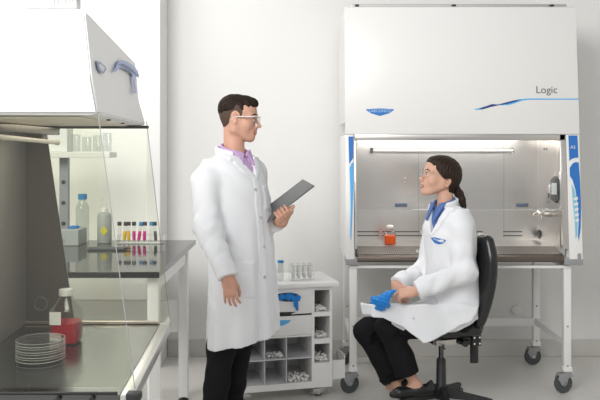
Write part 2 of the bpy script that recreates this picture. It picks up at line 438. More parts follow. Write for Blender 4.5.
# sash and its channels
sash = MB().prism([(.345, 4.505, 1.095), (1.553, 4.505, 1.095), (1.553, 4.545, 1.575), (.345, 4.545, 1.575)], (0, .005, 0)).build('sash', PANE2, cab)
MB().bb((.345, 4.500, 1.090), (1.553, 4.512, 1.0955), .001).build('sash_edge', CHROME, sash)
for x in (.326, 1.561):
    MB().prism([(x, 4.452, .862), (x, 4.499, 1.508), (x, 4.53, 1.508), (x, 4.49, .862)], (.014 if x < 1 else .033, 0, 0), .002).build('sash_channel', STEEL, cab, True)
sh = MB().bb((1.548, 4.46, 1.10), (1.575, 4.498, 1.32), .004).build('sash_handle', STEEL, cab, True)
# lamp, outlets, valves, monitor
mb = MB().tube([(.475, 4.90, 1.447), (1.385, 4.90, 1.447)], .0075, 16); lt_ = mb.build('lamp_tube', mat('frosted_tube', (.70, .69, .66), .3), cab, True)
MB().bb((.462, 4.885, 1.43), (.478, 4.93, 1.465), .003).build('lamp_clip', BLACK, lt_)
MB().lathe((1.378, 4.90, 1.447), [(0, 0), (.020, 0), (.022, .008), (.016, .018), (0, .018)], 20, axis=(1, 0, 0)).build('lamp_clip', CHROME, lt_, True)
for px in (401, 522):
    c = P(px, 205, 4.93); f = MB().bb((c.x-.041, 4.921, c.z-.012), (c.x+.041, 4.93, c.z+.012), .004).build('outlet_plate', mat('slate_blue_plastic', (.05, .07, .11), .4), cab, True)
dd = mat('monitor_grey', (.05, .053, .058), .6, spec=.25)
def sidepl(name, pts, t, m, par):   # (y, z) outline on the right chamber wall
    return MB().prism([(IX1-.0001, y, z) for y, z in pts], (-t, 0, 0), .002).build(name, m, par, True)
def yz(px, py):
    Y = IX1*750/(px-300); return (Y, CAMZ-(py-CY)*Y/750)
mo = sidepl('air_monitor', [yz(*q) for q in ((553.2, 180), (557, 176), (561.5, 179.5), (561.5, 199), (558, 203), (553.2, 199))], .018, dd, cab)
MB().prism([(IX1-.0185, *yz(*q)) for q in ((554.6, 183), (560, 183), (560, 194.5), (554.6, 194.5))], (-.001, 0, 0)).build('display', mat('lcd', (.36, .40, .40), .2), mo)
sidepl('access_plate', [yz(*q) for q in ((546.8, 185.5), (550.6, 185), (550.6, 203), (546.8, 203))], .004, STEEL, cab)
sidepl('plate_slot', [yz(*q) for q in ((548.6, 193), (550.2, 193), (550.2, 198), (548.6, 198))], .006, BLACK, cab)
sidepl('cable_port', [yz(*q) for q in ((537.9, 232), (538.6, 230), (540, 229.5), (541.2, 231.5), (541.2, 236), (540, 238.5), (538.6, 238))], .008, BLACK, cab)
mk = MB()
for a in (543.6, 545.8): mk.prism([(IX1-.0002, *yz(a+dx, 148+dy)) for dx, dy in ((0, 0), (1.6, 0), (1.6, 2.2), (0, 2.2))], (-.0008, 0, 0))
mk.build('valve_label', BLACK, cab)
for k, (px, py) in enumerate(((543.5, 213.5), (552.5, 211), (552, 215.5))):
    y, z = yz(px, py); v = MB().tube([(IX1, y, z), (IX1-.05, y, z), (IX1-.062, y, z-.006), (IX1-.066, y, z-.028)], [.008, .007, .006, .005], 12).build('stopcock', STEELD, cab, True)
    MB().box((IX1-.035, y-.012, z+.010), (.010, .055, .010), .003, Matrix.Rotation(.25*(1-k), 3, 'X')).build('valve_lever', mat('valve_white', (.8, .8, .8), .4), v, True)
# lettering and marks on the hood
HN = Vector((0, -1, .084)).normalized(); H0 = Vector((1, 4.497, 1.545))
def decal(name, pxs, m, par, p0=H0, n=HN, t=.0012):
    pts = [on(x, y, p0, n) for x, y in pxs]
    return MB().prism(pts, n*t).build(name, m, par)
o1 = on(535.7, 93.2, H0, HN)+HN*.001
text_mesh('lettering', 'Logic', .062, mat('print_grey', (.13, .14, .15), .4), cab, o1, (1, 0, 0), (0, .084, 1))
sw = decal('swoosh_mark', [(474, 108.8), (480, 108.4), (488, 107), (496, 105), (504, 103.2), (512, 100.9), (520, 99.2), (528, 98.5), (578.2, 98.6), (578.2, 99.7), (528, 99.8), (522, 100.7), (514, 103.6), (508, 105.2), (502, 105.3), (497, 104.6), (488, 107.4), (482, 109.6), (476, 110)], BLUEL, cab)
decal('swoosh_shade', [(478, 108.7), (486, 106.2), (492, 104.1), (498, 104.6), (506, 102.4), (514, 100.4), (521, 99.3), (516, 101.6), (508, 103.8), (498, 105.4), (490, 107.2), (483, 109.3)], BLUED, sw, t=.0018)
def badge(pxs, txt, tp, sz, par, p0, n, xd, ud):
    b = decal('maker_badge', pxs, BLUE, par, p0, n)
    text_mesh('badge_lettering', txt, sz, mat('print_pale', (.45, .62, .80), .4), b, on(*tp, p0, n)+n*.0016, xd, ud, .0004, 'CENTER'); return b
badge([(366.5, 109.2), (380, 108.4), (393.5, 109.2), (393.8, 110.2), (389, 113.4), (380, 116), (371, 113.4), (366.2, 110.2)], 'LABCONCO', (380, 112.2), .024, cab, H0, HN, (1, 0, 0), (0, .084, 1))
# blue prints on the two front posts
PN = Vector((0, -1, .078)).normalized(); Q0 = Vector((1, 4.4395, .80))
def pd(name, pxs, m, t=.0012, par=None): return decal(name, pxs, m, par or cab, Q0, PN, t)
a = pd('post_print', [(568.3, 135.5), (577.4, 135.5), (578.4, 157.5), (575, 157.8), (571.5, 159), (569.4, 161.2)], BLUE)
text_mesh('post_lettering', 'A2', .026, WHITE, a, on(570.4, 148.5, Q0, PN)+PN*.0016, (1, 0, 0), (0, .078, 1), .0004)
a = pd('post_print', [(569.6, 168), (572.5, 163.5), (575.5, 162), (578.6, 162.5), (580, 180), (581, 205), (580.6, 228), (578.8, 241), (578, 236), (578.6, 222), (577.6, 205), (575.5, 190), (572.5, 180), (569.9, 176)], BLUE)
pd('post_stripe', [(571.5, 184), (574.5, 190), (576.8, 203), (577.6, 218), (577.2, 236), (575.5, 238.5), (574.6, 220), (573, 205)], mat('print_teal', (.25, .55, .68), .35))
for k in range(5):
    y = 198+k*5.4; pd('post_bar', [(573.4+k*.5, y), (577.6+k*.25, y-1.2), (577.9+k*.25, y+1.4), (573.7+k*.5, y+2.4)], WHITE, .002)
pd('post_button', [(577.6, 253.5), (580.8, 253.5), (581, 259.5), (577.8, 259.5)], GREYP, .004)
pd('post_print', [(348.4, 136.5), (353.3, 136.5), (353.2, 158), (351.5, 160.5), (349.2, 164)], BLUE)
pd('post_print', [(349.4, 168), (351.5, 163.5), (353.4, 162), (353.4, 190), (352.4, 215), (351.2, 241), (350.2, 236), (350.6, 205), (350.2, 185)], BLUEL)
# the work light inside the chamber
L = area('chamber_work_light', (.95, 4.66, 1.558), (.95, 4.78, .9), 1.1, .14, 10, (1, .97, .92)); 

def bottle(name, c, r, h, liquid, fill, capm, label, cat, sq=0, cap_r=None, glass=None, group=None, neck=.62, lab=None, capn='cap'):
    c = Vector(c); t = thing(name, c, label, cat, group); cr = cap_r or r*.5; nk = cr*.86
    MB().lathe(c, [(0, .0), (r*.9, 0), (r, r*.12), (r, h*neck), (r*.93, h*(neck+.05)), (nk*1.05, h*.84), (nk, h*.87), (nk, h*.93), (nk*.86, h*.93), (nk*.86, h*.86), (r*.86, h*(neck+.03)), (r*.93, h*neck), (r*.93, r*.15), (0, .004)], 32, sq=sq).build('glass_body', glass or GLASS, t, True)
    if liquid: MB().lathe(c+Vector((0, 0, .0045)), [(0, 0), (r*.90, 0), (r*.92, r*.1), (r*.92, h*fill), (0, h*fill)], 32, sq=sq).build('liquid', liquid, t, True)
    MB().lathe(c+Vector((0, 0, h*.88)), [(0, .002), (cr, 0), (cr*1.03, h*.01), (cr, h*.115), (cr*.92, h*.12), (0, h*.12)], 28).build(capn, capm, t, True)
    if lab: MB().bb((c.x-r*.80, c.y-r*1.01, c.z+h*lab[0]), (c.x-r*.80+lab[2], c.y-r*1.01+.0008, c.z+h*lab[1])).build('paper_label', mat('paper', (.8, .79, .76), .6), t)
    return t
RED = mat('red_medium', (.55, .002, .012), .3, spec=.05)
ORANGE = mat('orange_medium', (.80, .10, .006), .3, spec=.05)
WCAP = mat('white_cap', (.82, .81, .79), .4)
bottle('media_bottle', (.565, 4.72, .8585), .036, .118, ORANGE, .42, WCAP, 'small bottle of orange medium with white cap inside the biosafety cabinet', 'bottle', cap_r=.021, sq=6)
t = MB().tube([P(534, 243.5, 4.86), P(561, 251.5, 4.56)], .006, 12).build('aspirator_wand', mat('aspirator_white', (.75, .74, .72), .4), None, True)
tag(t, 'thin pale wand lying at the right end of the cabinet work surface', 'wand')

# ------------------------------------------------------------------ supply cart
U = Vector((-.9702, -.2425, 0)); D = Vector((-.2425, .9702, 0)); CO = Vector((.189, 4.40, 0)); CANG = math.atan2(.2425, .9702)
def cu(u, d, z): return CO+U*u+D*d+Vector((0, 0, z))
CR = Matrix((-U, D, Vector((0, 0, 1)))).transposed()
def cb(mb, u0, u1, d0, d1, z0, z1, bev=0): return mb.box(cu((u0+u1)/2, (d0+d1)/2, (z0+z1)/2), (u1-u0, d1-d0, z1-z0), bev, CR)
cart = thing('supply_cart', cu(.28, .17, 0), 'white wheeled supply cart with open cubbies between the man and the cabinet', 'cart')
W_, Dp = .56, .34
mb = MB()
cb(mb, 0, .014, 0, Dp, .063, .655, .001); cb(mb, W_-.014, W_, 0, Dp, .063, .655, .001); cb(mb, .014, W_-.014, Dp-.01, Dp, .063, .655)
cb(mb, .014, W_-.014, 0, Dp-.01, .063, .100, .001); cb(mb, .108, .124, 0, Dp-.01, .10, .655)
for z0, z1 in ((.632, .655), (.478, .503), (.318, .346), (.10, .205)): cb(mb, .014, .108, 0, Dp-.01, z0, z1)
cb(mb, .124, W_-.014, 0, Dp-.01, .366, .376)
mb.build('carcass', CARTW, cart)
mb = MB()
for u in (.2735, .402): cb(mb, u-.002, u+.002, .004, Dp-.012, .101, .365)
cb(mb, .125, W_-.015, .004, Dp-.012, .238, .243)
mb.build('cubby_divider', mat('divider_acrylic', (.66, .66, .69), .35), cart)
mb = MB(); cb(mb, -.035, W_+.035, -.03, Dp+.03, .655, .680, .003); mb.build('worktop', CARTW, cart, True)
gp = MB(); cb(gp, .125, W_-.015, -.004, .006, .500, .652, .002); gp = gp.build('glove_drawer', CARTW, cart, True)
lp = MB(); cb(lp, .125, W_-.015, -.004, .006, .378, .490, .002); lp = lp.build('lower_drawer', CARTW, cart, True)
gap = MB(); cb(gap, .13, W_-.02, .007, .012, .488, .502); gap.build('drawer_gap', BLACK, cart)
CN = -D; C0 = cu(0, -.004, 0)
decal('finger_notch', [(277, 312.2), (296, 311.8), (291, 314), (284, 315.6), (277, 316)], BLACK, lp, C0, CN)
bd = decal('drawer_badge', [(276, 320.3), (291, 320), (288.5, 323), (283, 325.5), (276, 326.6)], BLUEL, lp, C0, CN)
ov = [(288+10.6*max(-1, min(1, 1.25*math.cos(a)))*1.0, 297.2+4.6*math.sin(a)) for a in [2*PI*k/24 for k in range(24)]]
decal('dispenser_slot', ov, DGREY, gp, C0, CN, .0006)
for (u, d) in ((.05, .05), (.05, Dp-.05), (W_-.05, .05), (W_-.05, Dp-.05)):
    q = cu(u, d, 0); caster(cart, q.x, q.y, .063, .023, math.radians(200), mat('nickel', (.5, .5, .5), .3, 1), DGREY, .018)
# side bins on the cart's right end
mb = MB(); 
for (u0, u1, d0, d1, z0, z1) in ((-.085, -.002, .02, .024, .10, .21), (-.085, -.002, .17, .174, .10, .21), (-.085, -.081, .024, .17, .10, .24), (-.006, -.002, .024, .17, .10, .24), (-.081, -.006, .024, .17, .10, .104)): cb(mb, u0, u1, d0, d1, z0, z1)
mb.build('side_bin', CARTW, cart)
mb = MB(); cb(mb, -.032, -.002, .10, .22, .40, .56, .006); cb(mb, -.026, -.002, .12, .2, .60, .64, .005); mb.build('side_holder', CARTW, cart, True)

# gloves spilling from the drawer slot
BGL = mat('blue_nitrile', (.005, .20, .62), .45, bump=.3, bscale=45)
S = Sdf(.008)
for i in range(9):
    a = on(279.5+2.2*i, 297+1.2*math.sin(i*2.1), C0, CN)+CN*.004; b = a+Vector((.02*math.cos(i*1.7), 0, .018*math.sin(i*2.3)))
    S.u(cap(a, b, .010, .012))
a = on(294, 298, C0, CN)+CN*.012; b = on(297, 309.5, C0, CN)+CN*.010
S.u(cap(a, (a+b)/2, .014, .011)); S.u(cap((a+b)/2, b, .012, .007)); S.u(cap((a+b)/2, on(294.6, 305, C0, CN)+CN*.01, .009, .006))
S.disp(lambda p: .0022*np.sin(p[:, 0]*230+p[:, 2]*160)*np.sin(p[:, 2]*250-p[:, 0]*90))
S.cut(lambda p: ((p-V3(C0+CN*.0012))@V3(-CN)))
o = sdf_obj('nitrile_glove', S, .003, BGL, None); tag(o, 'bright blue nitrile glove spilling out of the slot of the white supply cart', 'glove')
# small parts in the cubbies
WHP = mat('white_packets', (.78, .77, .74), .5, bump=.2)
def litter(u0, u1, z, n, h, label):
    mb = MB()
    for k in range(n):
        u = random.uniform(u0+.012, u1-.012); d = random.uniform(.012, .11); zz = z+random.uniform(.006, h)
        ax = Vector((random.uniform(-1, 1), random.uniform(-.6, .6), random.uniform(-.4, .6))).normalized()
        mb.lathe(cu(u, d, zz), [(0, -.007), (.006, -.007), (.007, 0), (.0055, .008), (0, .009)], 8, axis=ax)
    o = mb.build('tube_caps', WHP, None, True); return tag(o, label, 'tube caps', kind='stuff')
litter(.016, .106, .504, 34, .02, 'loose white tube caps in the top right cubby of the cart')
litter(.016, .106, .347, 34, .022, 'loose white tube caps in the middle right cubby of the cart')
litter(.016, .106, .206, 46, .034, 'heap of white tube caps in the lowest right cubby of the cart')
litter(.128, .270, .101, 80, .03, 'pile of white tube caps in the bottom cubby right of the dividers')
litter(.278, .399, .244, 34, .02, 'few white tube caps in the upper middle divided cubby')
# on the cart top
bottle('reagent_bottle', cu(.288, .10, .681), .019, .118, None, 0, CAPB, 'small clear bottle with blue cap on the white supply cart', 'bottle', cap_r=.018, neck=.55)
rk = thing('test_tube_rack', cu(.16, .12, .681), 'clear tube rack holding white tubes on the supply cart top', 'tube rack')
mb = MB()
for z in (.0, .045, .09): cb(mb, .09, .232, .07, .14, .682+z, .685+z)
for u in (.090, .229): cb(mb, u, u+.003, .07, .14, .685, .772)
mb.build('rack_frame', PLAST, rk)
mb = MB(); 
for u in (.09, .228):
    cb(mb, u, u+.004, .068, .0705, .682, .775)
for z in (.682, .727, .772): cb(mb, .09, .232, .068, .0705, z, z+.0035)
mb.build('rack_edge', mat('frosted_edge', (.85, .86, .85), .3), rk)
tb = None
for i in range(4):
    for j in range(2):
        q = cu(.110+.034*i, .088+.034*j, .6865)
        if tb is None:
            tb = thing('sample_tube', q, 'white sample tube at the right end of the front row, cart rack', 'tube', 'white sample tubes in the cart rack')
            MB().lathe(q, [(0, 0), (.008, .012), (.009, .02), (.009, .075), (0, .075)], 12).build('tube_body', WHP, tb, True)
            MB().lathe(q+Vector((0, 0, .076)), [(0, 0), (.0105, 0), (.0105, .014), (0, .015)], 12).build('tube_cap', GLASS, tb, True)
        else:
            r = tb.copy(); COL.objects.link(r); r.location = q; r['label'] = 'white sample tube %s of the %s row, cart rack' % (('at the right end', 'second from the right', 'third from the right', 'at the left end')[i], ('front', 'back')[j])
            for c_ in tb.children: d_ = c_.copy(); COL.objects.link(d_); d_.parent = r

# ------------------------------------------------------------------ far bench on the left with rack and glassware
BX, BY0, BY1, BZ = -.634, 3.38, 4.58, .90
BT = mat('grey_epoxy', (.035, .035, .034), .06, spec=.6)
bench = thing('lab_bench', (-1.35, 3.98, 0), 'dark glossy topped lab bench on white legs left of the standing man', 'lab bench')
MB().bb((-2.2, BY0+.002, BZ-.027), (BX-.002, BY1, BZ), .002).build('benchtop', BT, bench)
MB().bb((-2.2, BY0-.001, BZ-.027), (BX, BY0+.0015, BZ-.001)).build('front_edge', mat('matte_black_edge', (.02, .02, .02), .6, spec=.2), bench)
for x, y in ((-.672, 3.45), (-.672, 4.33), (-2.1, 3.45), (-2.1, 4.33)):
    l = MB().bb((x-.026, y-.026, .03), (x+.026, y+.026, BZ-.028), .004).build('leg', WHITE, bench, True)
    MB().lathe((x, y, 0), [(0, 0), (.03, 0), (.03, .012), (.012, .02), (.012, .03), (0, .03)], 16).build('foot', BLACK, l, True)
MB().bb((-2.07, 4.32, .40), (-.70, 4.34, .585), .003).build('modesty_panel', WHITE2, bench)
mb = MB().bb((-.69, 3.48, .80), (-.655, 4.30, .868), .003); mb.build('apron', WHITE, bench)
sh = thing('bench_rack', (-1.41, 4.42, .901), 'grey upright rack with one shelf standing at the back of the bench', 'shelf')
for x in (-1.43, -2.05):
    po = MB().bb((x-.026, 4.535, .901), (x+.026, 4.575, 1.403), .002).build('post', mat('rack_grey', (.30, .31, .35), .4), sh)
    for z in (1.13, 1.005, 1.255): MB().lathe((x, 4.535, z), [(0, 0), (.013, 0), (.013, .002), (0, .002)], 16, axis=(0, -1, 0)).build('bolt_hole', BLACK, po)
MB().bb((-2.2, 4.40, 1.404), (-1.117, 4.576, 1.438), .003).build('shelf_board', WHITE, sh)
# things on the rack shelf
t = MB().bb((-1.50, 4.43, 1.439), (-1.375, 4.55, 1.585), .004).build('carton', mat('white_carton', (.82, .82, .83), .6), None, origin=(-1.43, 4.4, 1.441)); tag(t, 'white carton at the left on the rack shelf', 'box')
for i, (x, r, h) in enumerate(((-1.335, .03, .10), (-1.268, .028, .085), (-1.205, .027, .095), (-1.145, .026, .11))):
    t = MB().lathe((x, 4.46, 1.439), [(0, 0), (r, 0), (r, h), (r*1.08, h+.004), (r*.95, h+.002), (r*.93, .004), (0, .004)], 24).build('beaker', PLAST, None, True, origin=(x, 4.46, 1.439))
    tag(t, ['clear plastic beaker right beside the white carton', 'lowest clear beaker, second from the white carton', 'clear beaker, third from the white carton on the shelf', 'tallest clear beaker at the right end of the rack shelf'][i], 'beaker', 'clear beakers on the rack shelf')
# on the bench
t = thing('tissue_box', (-1.29, 4.25, .901), 'pale box with round mark and blue glove on top, on the bench', 'box')
a0, a1 = P(59, 245, 4.30), P(78.3, 245, 4.30)
MB().bb((a0.x, 4.30, .901), (a1.x, 4.475, .992), .003).build('carton', mat('pale_carton', (.40, .42, .45), .5), t)
MB().lathe(((a0.x*.78+a1.x*.22), 4.30, .93), [(0, 0), (.012, 0), (.012, .001), (0, .001)], 16, axis=(0, -1, 0)).build('round_mark', GREYP, t)
S = Sdf(.006); 
for i in range(5): S.u(cap((a0.x+.03+.009*i, 4.37+.02*math.sin(i*3), .993), (a0.x+.045+.009*i, 4.40, 1.0), .007, .008))
S.cut(lambda p: .9928-p[:, 2])
o = sdf_obj('nitrile_glove', S, .003, BGL, None); tag(o, 'crumpled blue glove poking from the top of the pale box', 'glove')
bottle('reagent_bottle', (-1.312, 4.525, .901), .040, .285, None, 0, CAPB, 'tall clear bottle with blue cap behind the pale box on the bench', 'bottle', cap_r=.026, neck=.70)
wx, wy = -1.16, 4.45
t = thing('wash_bottle', (wx, wy, .901), 'squat plastic wash bottle with yellow diamond label on the bench', 'bottle')
MB().lathe((wx, wy, .901), [(0, 0), (.038, 0), (.042, .006), (.042, .15), (.036, .172), (.020, .180), (0, .180)], 24).build('body', mat('milky_plastic', (.40, .42, .42), .4), t, True)
MB().lathe((wx, wy, 1.0815), [(0, 0), (.02, 0), (.02, .02), (.012, .028), (0, .028)], 16).build('cap', WCAP, t, True)
MB().tube([(wx, wy, 1.105), (wx+.002, wy, 1.145), (wx-.007, wy, 1.165), (wx-.022, wy, 1.155)], .004, 8).build('spout', WCAP, t, True)
q = Vector((wx+.008, wy-.045, .975)); MB().prism([q+Vector((0, 0, .03)), q+Vector((.024, 0, 0)), q+Vector((0, 0, -.03)), q+Vector((-.024, 0, 0))], (0, .002, 0)).build('hazard_diamond', mat('hazard_yellow', (.62, .55, .02), .5), t)
t = thing('instrument_tray', (-1.02, 4.2, .901), 'flat grey metal tray lying in front of the wash bottle', 'tray')
MB().bb((-1.165, 4.10, .901), (-.96, 4.16, .914), .004).build('tray', DGREY, t, True)
MB().lathe((-.962, 4.13, .908), [(0, 0), (.006, 0), (.003, .03), (0, .03)], 12, axis=(1, 0, 0)).build('tip', BLACK, t, True)
rk = thing('culture_tube_rack', (-.93, 4.42, .901), 'clear low rack of coloured tubes at the right of the bench', 'tube rack')
mb = MB()
for z in (.902, .95): mb.bb((-1.07, 4.385, z), (-.80, 4.455, z+.003))
for x in (-1.07, -.803): mb.bb((x, 4.385, .905), (x+.003, 4.455, .95))
mb.build('rack_frame', PLAST, rk)
YEL = mat('yellow_medium', (.95, .60, .02), .3, spec=.2); MAG = mat('magenta_medium', (.85, .02, .35), .3, spec=.2); TUBE = pane_mat('tube_glass', (.975, .975, .975), .7, 1.25)
BLCAP = BLACK
def ctube(x, y, lean, liq, capm, h, label):
    q = Vector((x, y, .906)); ax = Vector((lean, 0, 1)).normalized(); t = thing('culture_tube', q, label, 'tube')
    MB().lathe(q, [(0, 0), (.008, .003), (.0105, .012), (.0105, h), (.0095, h), (.0095, .013), (0, .006)], 16, axis=ax).build('tube_body', TUBE, t, True)
    if liq: MB().lathe(q+ax*.007, [(0, 0), (.008, .006), (.0094, .012), (.0094, h*.6), (0, h*.6)], 16, axis=ax).build('liquid', liq, t, True)
    MB().lathe(q+ax*(h+.001), [(0, 0), (.0125, 0), (.0125, .020), (.011, .022), (0, .022)], 16, axis=ax).build('cap', capm, t, True)
for (px, ln, liq, cm, lab) in ((119.5, 0, None, BLACK, 'empty tube with black cap at the left end of the rack'), (124, .1, YEL, BLACK, 'leaning tube of yellow medium with black cap'), (128.6, .0, YEL, BLACK, 'upright tube of yellow medium, nearest the magenta tubes'), (134, 0, MAG, BLACK, 'upright magenta tube with black cap, left of the blue capped one'), (138.4, .14, MAG, CAPB, 'leaning magenta tube with blue cap'), (144.3, .03, MAG, BLACK, 'magenta tube with black cap, right of the blue capped one'), (150.6, .05, None, CAPB, 'empty tube with blue cap near the right end of the rack'), (155.8, -.06, mat('grey_medium', (.12, .12, .12), .3), BLACK, 'dark tube at the right end of the rack')):
    ctube((px-300)*4.42/750, 4.42, ln, liq, cm, .098, lab)

# ------------------------------------------------------------------ clean bench hood at the near left
def HB(s, x, z): return Vector((x-.041*s, 1.80+.74*s, z))       # s: 0 near side .. 1 far side
HZ = .862
hood = thing('clean_bench', (-.68, 2.17, 0), 'white clean bench hood with clear side pane and steel work surface, nearest left', 'clean bench')
XB, XF = -.885, -.398
def slab(mb, x0, x1, z0, z1, s0=0, s1=1, bev=0):
    a = [HB(s0, x0, z0), HB(s0, x1, z0), HB(s0, x1, z1), HB(s0, x0, z1)]; return mb.prism(a, HB(s1, x0, z0)-HB(s0, x0, z0), bev)
slab(MB(), XB-.05, XF-.035, .838, HZ).build('work_surface', mat('satin_steel', (.19, .195, .185), .16, .95, bump=.015, bscale=50), hood)
slab(MB(), XF-.034, XF, .832, HZ+.002, -.005, 1.005, .004).build('front_rail', mat('rail_aluminium', (.66, .65, .63), .3, .8), hood, True)
slab(MB(), XB-.05, XF-.02, .815, .836, 0, .03, .002).build('base_edge', CHROME, hood, True)
slab(MB(), XB-.05, XF-.04, .8625, .872, .985, 1.0, .002).build('rear_lip', mat('warm_steel', (.72, .62, .54), .3, .9), hood, True)
slab(MB(), XB-.05, XF-.04, .8625, .868, 0, .012, .002).build('near_lip', BLACK, hood, True)
slab(MB(), XB-.05, XF-.02, .79, .814, .03, .97, .003).build('under_frame', WHITE, hood)
slab(MB(), XB-.012, XB, HZ+.001, 1.54, 0, 1).build('back_panel', mat('pale_steel', (.44, .42, .395), .42, .75), hood)
slab(MB(), XB-.10, XB-.013, .70, 1.54, 0, 1, .003).build('rear_housing', WHITE, hood)
# far steel side and glass sides
fy = HB(1, 0, 0).y
def ff(px, py, Y=2.537): q = P(px, py, Y); return q
MB().prism([ff(23, 326), ff(75, 326), ff(44.5, 119), ff(23, 119)], (0, .004, 0)).build('side_panel', mat('shaded_side_steel', (.21, .185, .165), .45, .5), hood)  # plain steel; its shading and reflections are put into the brown colour
MB().prism([ff(75.3, 325), ff(170.5, 325), ff(146.5, 121), ff(45, 121)], (0, .004, 0)).build('far_side_pane', PANE, hood)
np_ = MB().prism([P(-90, 388, 1.806), P(135, 388, 1.806), P(98, 113.5, 1.806), P(-90, 113.5, 1.806)], (0, .005, 0)).build('near_side_pane', PANE, hood)
MB().tube([P(135, 389, 1.804), P(98, 112, 1.804)], .0012, 8).build('pane_edge', GREYP, hood)
MB().tube([P(170.6, 325.5, 2.535), P(146.5, 121, 2.535)], .001, 8).build('pane_edge', GREYP, hood)
MB().lathe(P(41, 303.5, 1.806), [(.0145, 0), (.0165, 0), (.0165, .002), (.0145, .002)], 32, axis=(0, -1, 0)).build('pane_port', PLAST, np_, True)
# canopy
NT, NB_, FT, FB = P(84.5, 9, 1.80), P(97.5, 113, 1.80), P(135.5, 62.5, 2.54), P(145.5, 124.5, 2.54)
NM = P(91.5, 75, 1.80); FM = P(139, 101, 2.54)
bx = -1.0
def mk(nt, nm, nb, ft, fm, fb):
    mb = MB(); a = [Vector((bx, nt.y, nt.z)), nt, nm, nb, nb+Vector((-.012, 0, -.004)), Vector((bx, nb.y, nb.z-.002))]
    b_ = [Vector((bx-.04, ft.y, ft.z)), ft, fm, fb, fb+Vector((-.012, 0, -.004)), Vector((bx-.04, fb.y, fb.z-.002))]
    mb._add(a+b_, [tuple(range(6))[::-1], tuple(range(6, 12))]+[(i, (i+1) % 6, 6+(i+1) % 6, 6+i) for i in range(6)])
    bmesh.ops.recalc_face_normals(mb.b, faces=mb.b.faces); bmesh.ops.bevel(mb.b, geom=list(mb.b.edges), offset=.004, segments=2, affect='EDGES'); return mb
cano = mk(NT, NM, NB_, FT, FM, FB).build('canopy', mat('canopy_white', (.84, .84, .83), .35), hood, True)
MB().prism([P(-60, 74, 1.7985), P(89.5, 74.6, 1.7985), P(96, 112, 1.7985), P(-60, 112, 1.7985)], (0, -.004, 0), .0018).build('canopy_side_lip', MATS['canopy_white'], cano, True)
FN = (FB-NB_).cross(NT-NB_).normalized()
if FN.x < 0: FN = -FN
def fd(name, pxs, m, t=.0015, par=None): return decal(name, pxs, m, par or cano, NB_, FN, t)
bq = fd('maker_badge', [(95.7, 60.8), (100, 62), (105.3, 67), (105.8, 69.5), (103.4, 73.6), (100.4, 73), (97.4, 69)], mat('print_slate', (.16, .20, .36), .3))
fd('badge_inner', [(98, 63.6), (101, 64.5), (104.2, 68), (102.8, 71.6), (100.3, 70.6), (98.6, 67.5)], mat('print_frost', (.58, .62, .74), .35), .0022, bq)
SWM = mat('print_periwinkle', (.24, .33, .62), .3)
w1 = fd('swoosh_mark', [(112.3, 71.6), (114.5, 69), (117.5, 62), (121, 60), (126, 61.5), (132, 65), (137, 70), (138.5, 74.5), (138.6, 78), (134, 75), (129.5, 72.3), (124, 69), (119.5, 67.4), (116.5, 70.8), (113, 72.4)], SWM)
fd('swoosh_shade', [(118, 64.5), (122, 63.5), (128, 66.5), (134, 71.6), (138.2, 76.6), (133.5, 73.4), (128, 71), (122, 67)], BLUED, .0022, w1)
fd('swoosh_tail', [(131.8, 73.5), (134.2, 75), (136, 90), (136, 93.4), (133.2, 93), (132, 91.4), (134.2, 91)], SWM)
for px, py in ((112.3, 114.6), (126, 119.4)):
    q = P(px, py, 1.80+.74*(.35 if px < 120 else .68)); MB().lathe((q.x-.01, q.y, 1.5345), [(0, 0), (.006, 0), (.006, -.004), (0, -.004)], 12).build('canopy_screw', BLACK, cano)
slab(MB(), -.88, -.47, 1.522, 1.532, .965, .995, .002).build('far_seal', mat('seal_grey', (.10, .10, .10), .6), cano)
slab(MB(), -.86, -.54, 1.5295, 1.5335, .1, .95).build('light_lens', mat('lamp_lens', (.85, .78, .66), .4), cano)
L = area('hood_work_light', (-.70, 2.17, 1.527), (-.70, 2.17, .9), .30, .55, .55, (1, .9, .78))
# exhaust box on the canopy
ex = MB().bb((-.712, 1.83, 1.797), (-.545, 1.87, 1.93), .004).build('exhaust_guard', mat('guard_grey', (.70, .70, .69), .5), hood, True)
vs_ = MB()
for k in range(7):
    x = -.60+k*.009; vs_.bb((x, 1.8285, 1.803+.002*k), (x+.002, 1.8305, 1.90))
vs_.build('vent_slot', GREYP, ex)
# hanging bar inside
r_ = MB().tube([(-.745, 1.815, 1.483), (-.748, 2.31, 1.473)], [.0065, .0065], 14).build('hanging_bar', mat('bar_ivory', (.66, .62, .56), .4), hood, True)
MB().lathe((-.748, 2.31, 1.473), [(0, -.004), (.0085, -.004), (.0085, .004), (0, .006)], 16, axis=(0, 1, 0)).build('bar_tip', MATS['bar_ivory'], r_, True)
fx = MB(); fx.bb((-.88, 2.1, 1.50), (-.80, 2.50, 1.522), .003); fx.lathe((-.84, 2.45, 1.47), [(0, 0), (.012, 0), (.012, .03), (0, .03)], 16); fx.build('inner_fixture', STEELD, hood, True)
for s, x in ((.02, XF-.05), (.98, XF-.05), (.02, XB-.03), (.98, XB-.03)):
    q = HB(s, x, 0); l = MB().tube([(q.x, q.y, .012), (q.x, q.y, .789)], .019, 20).build('leg', WHITE, hood, True)
    MB().lathe((q.x, q.y, 0), [(0, 0), (.028, 0), (.026, .01), (0, .011)], 16).build('foot', BLACK, l)
MB().box(P(134, 396, 1.80), (.035, .03, .02), .004).build('corner_bracket', BLACK, hood, True)
kn = MB()
for px in (58, 92): kn.lathe(P(px, 399, 1.795), [(0, 0), (.006, 0), (.006, .006), (0, .006)], 12, axis=(0, -1, 0))
kn.build('levelling_knob', BLACK, hood)
slab(MB(), -.62, -.45, .76, .79, .02, .25, .006).build('foot_switch_box', BLACK, hood, True)
